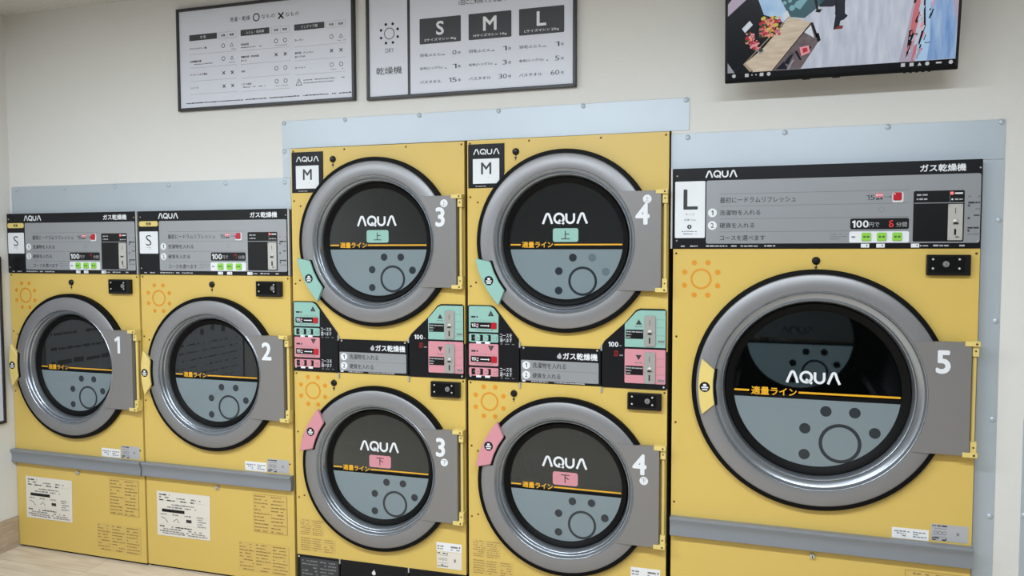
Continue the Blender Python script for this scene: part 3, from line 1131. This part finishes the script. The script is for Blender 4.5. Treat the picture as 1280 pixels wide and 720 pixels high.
    b.prism(rrect(.2205, .5415, .9705, 1.1125, .002), y0, .001, 'blackp', .001)
    b.text('ガス乾燥機', .3935, .5295, 1.0665, 1.0935, y1, 'white', .02)
    flame(b, .379, 1.0805, .025, y1, 'faint')
    b.prism(rrect(.2248, .5335, .9785, 1.0585, .004), y1, y0, 'grey')
    b.line(.228, 1.0200, .530, 1.0200, .0014, y2, 'mid')
    b.text('洗濯物を入れる', .2709, .4059, 1.0285, 1.0505, y2, 'dark', .006)
    b.text('硬貨を入れる', .2709, .3838, .9885, 1.0095, y2, 'dark', .006)
    for n, z in (('1', 1.0385), ('2', 1.0000)):
        b.disc(.2458, z, .0155, y2, 'white')
        b.textc(n, .2458, z, .017, y3, 'dark', .01)
    b.prism(rrect(.229, .242, .9730, .9785), y1, y0, 'white')
    b.micro(.25, .335, .9725, .005, y1, 'faint', 6)
    b.micro(.36, .48, .9725, .005, y1, 'faint', 7)
    screws(b, [(.2345, 1.106), (.528, 1.106)], y0, 'chrome')
    b.build('instruction_panel', t)
    b = MB()
    b.prism([(.5465, .9675), (.788, .9675), (.788, 1.264), (.780, 1.2705), (.690, 1.2705), (.674, 1.264), (.6320, 1.2150), (.5560, 1.1450), (.5465, 1.128)], y0, .001, 'blackp', .001)
    for col, zb, zt in (('mint', 1.1255, 1.2645), ('pink', .9890, 1.1180)):
        if col == 'mint':
            b.prism([(.633, zb), (.785, zb), (.785, zt), (.692, zt), (.676, zt - .006), (.633, 1.2110)], y1, y0, col)
        else:
            b.prism(rrect(.633, .785, zb, zt, .004), y1, y0, col)
        zc = zb + (.0945 if col == 'mint' else .0975)
        tri(b, .6855, zc, .0225, y2, 'dark', col == 'mint')
        b.micro(.672, .699, zb + (.0745 if col == 'mint' else .0745), .006, y2, 'mid', 3, 1)
        zr = zb + .031
        b.prism(rrect(.6365, .7025, zr, zr + .0345, .002), y2, y0, 'black')
        for k in range(3):
            b.micro(.639, .658, zr + .024 - .010 * k, .005, y3, 'faint', 13 + k)
        b.micro(.66, .70, zr + .024, .005, y3, 'faint', 19)
        for k in range(4):
            b.micro(.757, .781, zt - .030 - .030 * k, .010, y2, 'mid', 23 + k)
            b.line(.752, zt - .034 - .030 * k, .78, zt - .034 - .030 * k, .0012, y2, 'mid')
    b.digits('100', .5710, .6087, 1.1235, 1.1425, y1, 'white', .02)
    b.micro(.613, .630, 1.126, .006, y1, 'mid', 4)
    b.led(digit, .5925, .6065, 1.0880, 1.1095, y1, 'leddim')
    b.micro(.613, .630, 1.089, .006, y1, 'mid', 5)
    screws(b, [(.779, 1.254), (.779, .978)], y0, 'chrome')
    coin = b.build('coin_panel', t)
    for z0, z1 in ((1.1287, 1.2451), (.9890, 1.1082)):
        b = MB()
        b.prism(rrect(.7060, .7485, z0, z1, .008), y3 - .004, y0, 'coing', .0012)
        yy = y3 - .0044
        xm = .7265
        b.flat(rrect(xm - .0008, xm + .0008, z1 - .036, z1 - .016), yy, 'black')
        b.stud(xm + .001, z0 + .055, .0085, yy - .004, yy + .0003, 'chrome', 18)
        b.flat([(xm - .008, z0 + .047), (xm + .009, z0 + .047), (xm + .007, z0 + .052), (xm - .004, z0 + .053)], yy - .0042, 'black')
        b.flat(rrect(xm - .0025, xm + .0025, z0 + .012, z0 + .034), yy, 'black')
        b.build('coin_slot', coin)
    for x in (.2188, .5440):
        for z in (.957, 1.117):
            b = MB()
            b.box(x - .003, x + .003, -.0075, .0, z - .011, z + .011, 'frame', .001)
            b.build('panel_clip', t)
    door(t, .3971, 1.5226, .3512, .2485, .3718, .1840, ('mint', 207.5, 16.8, 12.0, .357, .299), num, '上', True, ('mint', '上'), pale_up)
    door(t, .3974, .5689, .3512, .2485, .3715, .1900, ('pink', 154.0, 16.8, 12.0, .357, .299), num, '下', True, ('pink', '下'), pale_low)
    keyhole(t, .2025, 1.872)
    keyhole(t, .193, .9225)
    lockbox(t, .6459, .7724, .8905, .954, .7211)
    # stickers
    b = MB()
    b.prism(rrect(.660, .7717, .2445, .281), -.0008, .0004, 'whitel')
    b.micro(.664, .692, .262, .009, -.0011, 'mid', 1, 1)
    b.micro(.724, .766, .262, .010, -.0011, 'mid', 2, 1)
    b.micro(.664, .69, .252, .006, -.0011, 'mid', 3)
    b.micro(.724, .766, .252, .006, -.0011, 'mid', 4)
    b.build('rating_label', t)
    b = MB()
    b.prism(rrect(.662, .7717, .1735, .2425), -.0008, .0004, 'paper')
    for z in (.234, .186, .180):
        b.micro(.665, .712, z, .005, -.0011, 'dark', int(z * 999))
    for z in (.228, .196):
        b.line(.668, z, .712, z, .0015, -.0011, 'mid')
    for k in range(3):
        b.ring(.676 + .013 * k, .212, .004, .006, -.0011, 'mid', 12)
    b.flat(rrect(.738, .746, .203, .216), -.0011, 'mid')
    b.build('inspection_label', t)
    yellow_print(t, 'warning_label', .016, .135, .245, .316, 8, 2, 8, False)
    yellow_print(t, 'instruction_label', .016, .190, .175, .236, 6, 3, 9, False)
    # black base panels
    b = MB()
    b.box(0, .209, -.002, .020, .008, .1545, 'blackp', .001)
    b.prism(rrect(.017, .203, .02, .1445), -.0026, -.001, 'nblack')
    for k in range(8):
        for c in range(2):
            b.micro(.024 + .09 * c, .024 + .09 * c + .078, .128 - .0145 * k, .006, -.0029, 'mid', 100 + k * 3 + c, .75)
    screws(b, [(.009, .146)], -.002, 'chrome')
    b.build('base_panel', t)
    b = MB()
    b.box(.213, .533, -.002, .020, .008, .1545, 'blackp', .001)
    flame(b, .372, .117, .024, -.0026, 'white')
    b.build('base_panel', t)
    b = MB()
    b.box(.537, w, -.002, .020, .008, .1545, 'blackp', .001)
    b.build('base_panel', t)
    b = MB()
    b.box(.004, w - .004, .012, .040, 0.0, .008, 'rub')
    b.build('plinth', t)
    for x in (.211, .535):
        b = MB()
        b.box(x - .003, x + .003, -.006, .001, .136, .156, 'frame', .001)
        b.build('panel_clip', t)
    return t


def large_dryer(label, loc, rz):
    t = thing('large_tumble_dryer', label, 'dryer', loc, rz, 'coin dryers along the wall')
    w = .9932
    cabinet(t, .008, w - .006, .012, 1.785, .020, .885)
    b = MB()
    b.plate_hole(0, w, .422, 1.4935, .4964, .9977, .405, 0.0, .020, 'yel')
    sun(b, .1008, 1.3838, -.0006, 'orange')
    screws(b, [(.011, 1.477), (.983, 1.477), (.014, 1.17), (.014, .85), (.011, .55)])
    b.build('front_panel', t)
    b = MB()
    b.box(0, w, .001, .020, .0105, .420, 'yel', .001)
    b.build('kick_panel', t)
    b = MB()
    b.box(.004, w - .004, .012, .040, 0.0, .0105, 'rub')
    b.build('plinth', t)
    b = MB()
    b.box(-.010, -.003, -.006, .002, 1.494, 1.786, 'frame', .001)
    b.build('edge_trim', t)
    control_panel(t, .201, .116, 'L', '6', False)
    door(t, .4964, .9977, .4241, .3068, .4738, .1878, ('yel_d', 180.5, 14.8, 10.4, .398, .347), '5', fs=1.235, mirror=True, depth=.84)
    rail(t, -.001, w + .001, .4980, .4290)
    keyhole(t, .4912, 1.4512)
    lockbox(t, .8343, .9644, 1.4039, 1.4729, .8912)
    rating(t, (.7506, .8641, .500, .537, .8712, .9821, .505, .562))
    yellow_print(t, 'warning_label', .795, .975, .23, .392, 11, 2, 5)
    return t


small_dryer('small yellow dryer with number 1 on its door, beside the left wall', (-2.3710, .0005, 0), R(-.4405), '1', '7')
small_dryer('small yellow dryer with number 2 on its door', (-1.5678, 0, 0), R(.3411), '2', '7')
stacked_dryer('tall yellow double dryer with number 3 on both doors', (-.7538, .0003, 0), R(.7680), '3', '8', (4,) * 0, (), True)
stacked_dryer('tall yellow double dryer with number 4 on both doors', (.0545, 0, 0), 0.0, '4', '8', (1, 2), (), True)
large_dryer('widest yellow dryer with number 5 on its one big door', (.8638, .0005, 0), R(-.6512))

# ---------------------------------------------------------------- framed notices on the wall
def noticeboard(name, label, cat, x0, x1, z0, z1, fw):
    t = thing(name, label, cat, (0, 0, 0))
    t.location = ((x0 + x1) / 2, WY, z0)
    b = MB()
    w, h = x1 - x0, z1 - z0
    xa, xb = -w / 2, w / 2
    for p in ([(xa, 0), (xb, 0), (xb - fw, fw), (xa + fw, fw)], [(xb, 0), (xb, h), (xb - fw, h - fw), (xb - fw, fw)],
              [(xb, h), (xa, h), (xa + fw, h - fw), (xb - fw, h - fw)], [(xa, h), (xa, 0), (xa + fw, fw), (xa + fw, h - fw)]):
        b.prism(p, -.020, -.001, 'nframe', .0015)
    b.build('picture_frame', t)
    return t


# laundry guide
AX, AZ = (-1.3364 - .4449) / 2, 2.1132
tA = noticeboard('laundry_guide_notice', 'black framed white notice with columns of circles and crosses', 'notice', -1.3364, -.4449, 2.1132, 2.5642, .0125)
b = MB()
X = lambda x: x - AX
Zz = lambda z: z - AZ
y0 = -.0135
b.prism(rrect(X(-1.3250), X(-.4560), Zz(2.1240), Zz(2.5530)), -.013, -.002, 'sheet')
b.text('洗濯・乾燥', X(-1.0544), X(-.9500), Zz(2.4855), Zz(2.5055), y0, 'dark')
b.ring(X(-.9186), Zz(2.4943), .0125, .0175, y0, 'dark')
b.text('なもの', X(-.8927), X(-.8257), Zz(2.4860), Zz(2.5035), y0, 'dark')


def cross(b, x, z, h, t, y, m):
    b.line(x - h, z - h, x + h, z + h, t, y, m)
    b.line(x - h, z + h, x + h, z - h, t, y - .0001, m)


cross(b, X(-.7955), Zz(2.4900), .0125, .0065, y0, 'black')
b.text('なもの', X(-.7725), X(-.7069), Zz(2.4840), Zz(2.5010), y0, 'dark')
for (xa, xb, s) in ((-1.2701, -1.1232, '衣 類'), (-1.0001, -.8543, 'ふとん・寝具類'), (-.7312, -.5852, 'インテリア類')):
    b.flat(rrect(X(xa), X(xb), Zz(2.4205), Zz(2.4465), .003), y0, 'nblack')
    b.textc(s, X((xa + xb) / 2), Zz(2.4335), .0125, y0 - .0003, 'white')
for (xa, xb) in ((-1.1151, -1.0235), (-.8441, -.7552), (-.5762, -.4854)):
    xm = (xa + xb) / 2
    for p in ((xa, 2.4185, xb, 2.4185), (xa, 2.4455, xb, 2.4455), (xa, 2.4185, xa, 2.4455), (xb, 2.4185, xb, 2.4455), (xm, 2.4185, xm, 2.4455)):
        b.line(X(p[0]), Zz(p[1]), X(p[2]), Zz(p[3]), .0012, y0, 'faint')
    b.textc('洗濯', X((xa + xm) / 2), Zz(2.432), .0105, y0, 'dark', .012)
    b.textc('乾燥', X((xb + xm) / 2), Zz(2.432), .0105, y0, 'dark', .012)


def row(x, ox, z, s, k1, k2, sub=False, note=False, seed=0, s2=None):
    b.text(s, X(x), None, Zz(z - .0045), Zz(z + .0050), y0, 'dark', .016)
    if s2:
        b.text(s2, X(x), None, Zz(z - .0195), Zz(z - .0105), y0, 'dark', .016)
    if sub:
        b.micro(X(x), X(x + .12), Zz(z - .0150), .0045, y0, 'mid', seed)
    for i, k in enumerate((k1, k2)):
        cx = ox + .0447 * i
        if k == 'o':
            b.ring(X(cx), Zz(z + .002), .0068, .0092, y0, 'dark', 24)
        elif k == 'x':
            cross(b, X(cx), Zz(z - .002), .0068, .0036, y0, 'dark')
        else:
            tri_line(b, X(cx), Zz(z + .003), .0165, .0018, y0, 'dark')
            b.micro(X(cx - .017), X(cx + .022), Zz(z - .0175), .003, y0, 'mid', seed + 1)
    if note:
        b.micro(X(ox - .005), X(ox + .055), Zz(z - .0185), .003, y0, 'mid', seed + 2)


c = -1.2690
for z in (2.3600, 2.3010, 2.2425, 2.1845):
    b.line(X(-1.2692), Zz(z), X(-1.0235), Zz(z), .0014, y0, 'faint')
row(c, -1.0916, 2.3850, 'ダウンジャケット類', 'o', 't', seed=1)
row(c, -1.0916, 2.3290, '化学繊維衣類', 'o', 't', True, seed=2)
row(c, -1.0916, 2.2710, 'ウール・シルク製品', 'x', 'x', seed=3)
row(c, -1.0910, 2.2135, 'シューズ', 'x', 'x', seed=4)
c = -1.0000
for z in (2.3572, 2.2985, 2.2400, 2.1820):
    b.line(X(c), Zz(z), X(-.7545), Zz(z), .0014, y0, 'faint')
row(c, -.8221, 2.3835, '羽毛布団', 'o', 'o', True, True, seed=5)
row(c, -.8221, 2.3300, '綿敷布団・羊毛布団', 'x', 'x', seed=6, s2='まくら')
row(c, -.8221, 2.2680, '毛布', 'o', 'o', seed=7)
row(c, -.8221, 2.2125, 'こたつ布団', 'o', 'o', True, True, seed=8)
c = -.7300
for z in (2.3522, 2.2940, 2.2350):
    b.line(X(c), Zz(z), X(-.4853), Zz(z), .0014, y0, 'faint')
row(c, -.5530, 2.3795, 'カーテン', 'o', 't', seed=9)
row(c, -.5530, 2.3260, '座布団・クッション', 'x', 'x', seed=10, s2='ぬいぐるみ')
row(c, -.5530, 2.2640, 'カーペット', 'o', 'o', seed=11, note=True)
tri_line(b, X(-.7124), Zz(2.2040), .030, .0024, y0, 'dark')
b.flat(rrect(X(-.7136), X(-.7112), Zz(2.198), Zz(2.208)), y0, 'dark')
b.micro(X(-.690), X(-.485), Zz(2.2085), .0050, y0, 'mid', 61)
b.micro(X(-.690), X(-.545), Zz(2.1965), .0050, y0, 'mid', 62)
b.micro(X(-1.2931), X(-.4626), Zz(2.1440), .0052, y0, 'dark', 63, .85)
b.build('notice_sheet', tA)

# capacity guide
BX0, BX1, BZ0, BZ1 = -.3889, .4955, 2.1079, 2.5590
BX, BZ = (BX0 + BX1) / 2, BZ0
tB = noticeboard('dryer_capacity_notice', 'black framed white notice with big S, M and L boxes', 'notice', BX0, BX1, BZ0, BZ1, .0125)
b = MB()
X = lambda x: x - BX
Zz = lambda z: z - BZ
b.prism(rrect(X(BX0 + .011), X(BX1 - .011), Zz(BZ0 + .011), Zz(BZ1 - .011)), -.013, -.002, 'sheet')
b.flat(rrect(X(-.2045), X(-.1925), Zz(BZ0 + .011), Zz(BZ1 - .011)), y0, 'nframe')
b.ring(X(-.2850), Zz(2.3720), .0205, .0235, y0, 'dark')
for i in range(8):
    a = R(22.5 + 45 * i)
    b.disc(X(-.2850) + .0405 * math.cos(a), Zz(2.3720) + .0405 * math.sin(a), .0057, y0, 'black', 16)
b.text('DRY', X(-.3030), X(-.2650), Zz(2.2955), Zz(2.3125), y0, 'dark', -.006)
b.text('乾燥機', X(-.3467), X(-.2300), Zz(2.2080), Zz(2.2380), y0, 'dark', .004)
b.text('1回にご利用できる量のめやす', X(.0200), X(.275), Zz(2.4555), Zz(2.4765), y0, 'dark', .006)
for xa, xb, ch, cw, sm, rows in ((-.1504, .0276, 'S', .034, 'Sサイズマシン 8kg', ('0枚', '1枚', '15枚')),
                                 (.0603, .2379, 'M', .056, 'Mサイズマシン 14kg', ('1枚', '3枚', '30枚')),
                                 (.2689, .4485, 'L', .038, 'Lサイズマシン 25kg', ('1枚', '5枚', '60枚'))):
    b.flat(rrect(X(xa), X(xb), Zz(2.3165), Zz(2.4175), .004), y0, 'nblack')
    xm = (xa + xb) / 2
    b.text(ch, X(xm - cw / 2), X(xm + cw / 2), Zz(2.3480), Zz(2.4030), y0 - .0003, 'white', .022)
    b.text(sm, X(xm - .068), X(xm + .069), Zz(2.3245), Zz(2.3375), y0 - .0003, 'white', .008)
    for i, (s, wd) in enumerate((('羽毛ふとん', .092), ('毛布(シングル)', .098), ('バスタオル', .092))):
        z = 2.2665 - .0535 * i
        b.text(s, X(xa), X(xa + wd), Zz(z), Zz(z + .0125), y0, 'dark', .008)
        b.micro(X(xa + wd + .003), X(xa + wd + .021), Zz(z), .005, y0, 'mid', i)
        n = rows[i]
        b.digits(n[:-1], X(xb - .0165 - .017 * (len(n) - 1) - .003), X(xb - .0190), Zz(z - .001), Zz(z + .0165), y0, 'dark', -.005)
        b.text('枚', X(xb - .0135), X(xb - .0010), Zz(z), Zz(z + .0115), y0, 'dark')
b.build('notice_sheet', tB)

# framed notices on the left wall: one shows its far edge in the photo, both show as reflections in the door glass
def left_notice(label, yc, w, z0, h, kind):
    t = thing('wall_notice', label, 'notice', (XL, yc, z0), R(90))
    fw = .014
    b = MB()
    for p in ([(-w / 2, 0), (w / 2, 0), (w / 2 - fw, fw), (-w / 2 + fw, fw)], [(w / 2, 0), (w / 2, h), (w / 2 - fw, h - fw), (w / 2 - fw, fw)],
              [(w / 2, h), (-w / 2, h), (-w / 2 + fw, h - fw), (w / 2 - fw, h - fw)], [(-w / 2, h), (-w / 2, 0), (-w / 2 + fw, fw), (-w / 2 + fw, h - fw)]):
        b.prism(p, -.014, -.001, 'nframe', .0015)
    b.build('picture_frame', t)
    b = MB()
    b.prism(rrect(-w / 2 + .01, w / 2 - .01, .01, h - .01), -.008, -.002, 'sheet')
    if kind == 0:
        b.flat(rrect(w / 2 - .10, w / 2 - .035, .04, h - .04), -.0084, 'nblack')
        for r in range(9):
            b.micro(-w / 2 + .05, w / 2 - .13, h - .10 - .08 * r, .030 if r % 3 == 0 else .018, -.0084, 'dark', 300 + r, .85)
    else:
        for r in range(6):
            b.disc(-w / 2 + .12 + .11 * r, h - .14 - .02 * (r % 2), .022, -.0084, 'dark', 16)
            for k in range(7):
                b.micro(-w / 2 + .075 + .11 * r, -w / 2 + .165 + .11 * r, h - .24 - .05 * k, .012, -.0084, 'dark', 400 + r * 9 + k, .8)
    b.build('notice_sheet', t)


left_notice('black framed notice on the left wall, cut by the photo edge', -.37, .64, .640, .82, 0)
left_notice('wide framed notice on the left wall nearer the camera, outside the frame', -1.42, .80, .50, .60, 1)

# ---------------------------------------------------------------- television
TILT = R(9)
tv = thing('television', 'black wall television tilted down, showing a shop interior', 'television', (1.04514, -.11, 2.0600))
tv.rotation_euler = (TILT, 0, R(-.0))
TW, TH = .7115, .418
b = MB()
b.prism(rrect(0, TW, 0, TH, .004), 0.0, .012, 'black', .002)
b.prism(rrect(.05, TW - .05, .03, TH - .08, .01), .012, .042, 'black')
b.build('housing', tv)
b = MB()
b.prism(rrect(.003, TW - .003, 0.0005, .012), -.0012, .001, 'rub')
for x in (.262, .355):
    b.box(x - .012, x + .012, .001, .008, -.003, .001, 'black')
for k in range(5):
    b.box(.555 + .018 * k, .563 + .018 * k, .002, .008, -.0025, .001, 'black')
b.build('bezel', tv)


def scr(name, rgb, es=0.85):
    return mat(name, (6, 6, 7), 0.25, emit=rgb, es=es)


def scr_noise(name, c0, c1, stretch, rotz, es=.9):
    m = mat(name, (6, 6, 7), 0.25, emit=c0, es=es)
    nt = m.node_tree
    tc = nt.nodes.new('ShaderNodeTexCoord')
    mp = nt.nodes.new('ShaderNodeMapping')
    mp.inputs['Scale'].default_value = stretch
    mp.inputs['Rotation'].default_value = (0, rotz, 0)
    n = nt.nodes.new('ShaderNodeTexNoise')
    n.inputs['Scale'].default_value = 14
    n.inputs['Detail'].default_value = 5
    cr = nt.nodes.new('ShaderNodeValToRGB')
    cr.color_ramp.elements[0].position, cr.color_ramp.elements[1].position = .3, .7
    cr.color_ramp.elements[0].color, cr.color_ramp.elements[1].color = (*lin(c0), 1), (*lin(c1), 1)
    nt.links.new(tc.outputs['Object'], mp.inputs['Vector'])
    nt.links.new(mp.outputs['Vector'], n.inputs['Vector'])
    nt.links.new(n.outputs['Fac'], cr.inputs['Fac'])
    nt.links.new(cr.outputs['Color'], nt.nodes['Principled BSDF'].inputs['Emission Color'])
    return m


S = {k: scr('screen_' + k, v) for k, v in dict(floor=(176, 182, 194), night=(10, 12, 18), blue=(116, 150, 196), bluel=(168, 200, 230), paleb=(160, 190, 216),
     teal=(60, 92, 100), teall=(120, 165, 175), table=(196, 180, 158), tabled=(164, 148, 128), under=(104, 92, 92), white=(206, 212, 222), pink=(196, 110, 118),
     pinkl=(226, 150, 160), red=(178, 44, 60), yellow=(206, 180, 92), leaf=(60, 64, 38), peach=(226, 150, 120), navy=(20, 24, 38), brown=(120, 50, 40),
     grey=(150, 150, 160), icon=(190, 192, 196), blk=(6, 7, 10), mauve=(172, 160, 178)).items()}
S['floor'] = scr_noise('screen_floor', (168, 174, 190), (196, 203, 214), (3.5, 1, .7), R(25))
S['blue'] = scr_noise('screen_blue', (96, 134, 190), (160, 186, 216), (3, 1, .5), R(-3))
S['table'] = scr_noise('screen_table', (178, 162, 142), (208, 194, 172), (1, 1, 5), R(50))
S['under'] = scr_noise('screen_under', (86, 76, 80), (116, 104, 106), (3, 1, 3), 0)
S['paleb'] = scr_noise('screen_pale_blue', (142, 176, 210), (178, 204, 226), (1, 1, 1), 0)
b = MB()
P = lambda pts, y, c: b.flat(pts, y, S[c])
y = -.0005
x0, x1, z0, z1 = .009, .7025, .033, .408
P([(x0, .0125), (x1, .0125), (x1, z0), (x0, z0)], y, 'blk')
P([(x0, z0), (x1, z0), (x1, z1), (x0, z1)], y, 'floor')
y -= .0002
P([(.009, z0), (.09, z0), (.13, .10), (.205, .2), (.30, .25), (.34, z1), (.009, z1)], y, 'night')
y -= .0002
P([(.009, .219), (.009, .258), (.10, .36), (.13, .36), (.068, .268)], y, 'mauve')
P([(.107, .264), (.085, .34), (.135, .36), (.178, .258), (.208, .197), (.195, .181), (.152, .205), (.125, .215)], y, 'paleb')
P([(.183, .213), (.199, .222), (.210, .196), (.194, .180)], y - .0002, 'white')
P([(.178, .262), (.15, .33), (.30, .36), (.315, .247), (.289, .221), (.252, .194), (.204, .202)], y, 'teal')
for cx_, cz_, r_ in ((.190, .247, .006), (.206, .252, .006), (.213, .229, .009), (.232, .240, .010), (.244, .254, .007)):
    b.flat(circ(cx_, cz_, r_, 14), y - .0002, S['teall'])
P([(.215, .235), (.26, .275), (.275, .27), (.238, .222)], y - .0001, 'teall')
P([(.010, .035), (.066, .063), (.028, .034)], y, 'navy')
P([(.009, .068), (.032, .034), (.009, .034)], y - .0001, 'grey')
P([(.295, .250), (.34, .36), (.39, .36), (.385, .242), (.337, .222), (.297, .225)], y, 'navy')
P([(.206, .201), (.273, .179), (.153, .033), (.095, .033), (.066, .063), (.123, .107)], y - .0004, 'table')
P([(.09, .037), (.066, .063), (.060, .060), (.082, .034)], y - .0005, 'tabled')
P([(.273, .178), (.295, .113), (.244, .034), (.153, .033)], y - .0003, 'under')
P([(.253, .149), (.272, .170), (.284, .129)], y - .0005, 'white')
P([(.165, .037), (.19, .06), (.205, .034)], y - .0005, 'navy')
P([(.190, .055), (.208, .078), (.222, .085), (.205, .05)], y - .0006, 'navy')
P([(.271, .178), (.279, .178), (.297, .128), (.289, .129)], y - .0006, 'blk')
P([(.287, .142), (.297, .144), (.304, .120), (.294, .113)], y - .0006, 'blk')
P([(.239, .102), (.267, .107), (.272, .084), (.245, .074)], y - .0006, 'pinkl')
P([(.248, .098), (.262, .100), (.265, .088), (.25, .083)], y - .0008, 'red')
P([(.224, .091), (.232, .092), (.246, .062), (.240, .062)], y - .0006, 'blk')
P([(.268, .105), (.276, .100), (.272, .093)], y - .0006, 'blk')
P([(.268, .30), (.283, .30), (.294, .218), (.306, .217), (.299, .207), (.285, .210), (.288, .217)], y - .0006, 'blk')
P([(.331, .36), (.372, .36), (.375, .198), (.384, .190), (.373, .179), (.362, .176), (.359, .159), (.352, .151), (.341, .150), (.347, .197)], y - .0006, 'navy')
P([(.342, .150), (.358, .162), (.371, .160), (.369, .151)], y - .0008, 'brown')
P([(.055, .176), (.080, .200), (.090, .186), (.065, .162)], y - .0004, 'white')
rg = random.Random(4)
for i in range(150):
    u, v = max(-1.7, min(1.7, rg.gauss(0, 1))), max(-1.7, min(1.7, rg.gauss(0, 1)))
    b.flat(circ(.144 + u * .0175, .176 + v * .0165, rg.uniform(.0025, .0065), 7), y - .0010 - i * 1e-6, S[rg.choice(('yellow', 'peach', 'red', 'leaf', 'leaf', 'pink', 'yellow'))])
for i in range(80):
    u, v = max(-1.7, min(1.7, rg.gauss(0, 1))), max(-1.7, min(1.7, rg.gauss(0, 1)))
    b.flat(circ(.089 + u * .0105 - v * .003, .134 + v * .016, rg.uniform(.0025, .0065), 7), y - .0012 - i * 1e-6, S[rg.choice(('pinkl', 'red', 'red', 'peach', 'pink', 'night', 'leaf', 'pinkl'))])
b.flat(circ(.116, .100, .010, 12), y - .0013, S['grey'])
b.flat(circ(.116, .103, .007, 12), y - .0014, S['leaf'])
# thin dark frame of the table and small clutter in the picture
P([(.153, .034), (.156, .034), (.275, .176), (.272, .178)], y - .0006, 'blk')
P([(.200, .034), (.206, .034), (.222, .062), (.219, .066)], y - .0007, 'grey')
P([(.060, .060), (.066, .063), (.206, .201), (.205, .205)], y - .00045, 'tabled')
P([(.345, .197), (.35, .36), (.356, .36), (.352, .19)], y - .0007, 'blk')
rg2 = random.Random(8)
for i in range(70):
    zz = rg2.uniform(.036, .30)
    xm = .545 + (zz - .034) * .21 + rg2.uniform(.006, .052)
    w_, h_ = rg2.uniform(.002, .006), rg2.uniform(.005, .022)
    b.flat([(xm, zz), (xm + w_, zz), (xm + w_ + h_ * .3, zz + h_), (xm + h_ * .3, zz + h_)], y - .0006 - i * 2e-6, S[rg2.choice(('blk', 'blk', 'pink', 'white', 'navy', 'pinkl', 'mauve', 'bluel'))])
# machines along the right of the picture
P([(.540, .034), (.560, .130), (.600, .36), (.612, .36), (.595, .219), (.586, .127), (.579, .034)], y, 'mauve')
P([(.566, .10), (.572, .16), (.592, .30), (.605, .36), (.595, .219), (.590, .15), (.575, .08)], y - .0002, 'pink')
P([(.575, .210), (.582, .212), (.590, .27), (.582, .27)], y - .0003, 'blk')
P([(.560, .043), (.566, .129), (.576, .130), (.580, .115), (.567, .06)], y - .0003, 'blk')
P([(.575, .034), (.583, .08), (.592, .09), (.586, .034)], y - .0003, 'pink')
P([(.583, .034), (.591, .086), (.609, .151), (.603, .36), (.630, .36), (.623, .216), (.627, .094), (.620, .034)], y - .0001, 'bluel')
P([(.604, .211), (.606, .33), (.612, .33), (.609, .21), (.613, .14), (.597, .080), (.594, .090), (.607, .145)], y - .0003, 'blk')
P([(.575, .116), (.588, .12), (.582, .10)], y - .0004, 'blk')
P([(.588, .04), (.598, .075), (.604, .08), (.594, .04)], y - .0004, 'grey')
P([(.612, .089), (.628, .090), (.628, .087), (.612, .086)], y - .0004, 'teal')
P([(.623, .216), (.627, .094), (.620, .034), (.7025, .034), (.699, .144), (.686, .21), (.665, .36), (.628, .36)], y - .0002, 'blue')
P([(.699, .144), (.7025, .10), (.7025, .36), (.665, .36), (.686, .212)], y - .0003, 'mauve')
for cx_, k in ((.030, 0), (.072, 1), (.089, 2), (.102, 2), (.120, 1), (.143, 0), (.553, 1), (.578, 1), (.601, 3), (.623, 0), (.690, 0)):
    if k == 0:
        b.flat(circ(cx_, .0235, .0062, 12), y - .0002, S['icon'])
    elif k == 1:
        b.flat(rrect(cx_ - .006, cx_ + .006, .018, .029, .001), y - .0002, S['icon'])
    elif k == 2:
        b.flat(rrect(cx_ - .002, cx_ + .002, .0215, .0255), y - .0002, S['icon'])
    else:
        b.flat([(cx_ - .006, .0185), (cx_ + .006, .0185), (cx_, .029)], y - .0002, S['icon'])
b.flat(rrect(.648, .664, .0215, .0265), y - .0002, S['icon'])
b.build('screen', tv)
b = MB()
# wall mount: plate on the wall and two tilting arms
b.box(.18, .53, .0, .004, .08, .30, 'black')
mt = b
mt = MB()
mt.box(.17, .54, .042, .050, .10, .26, 'black')
for x in (.22, .48):
    mt.box(x - .015, x + .015, .048, .115, .12, .20, 'black')
mt.build('wall_bracket', tv)
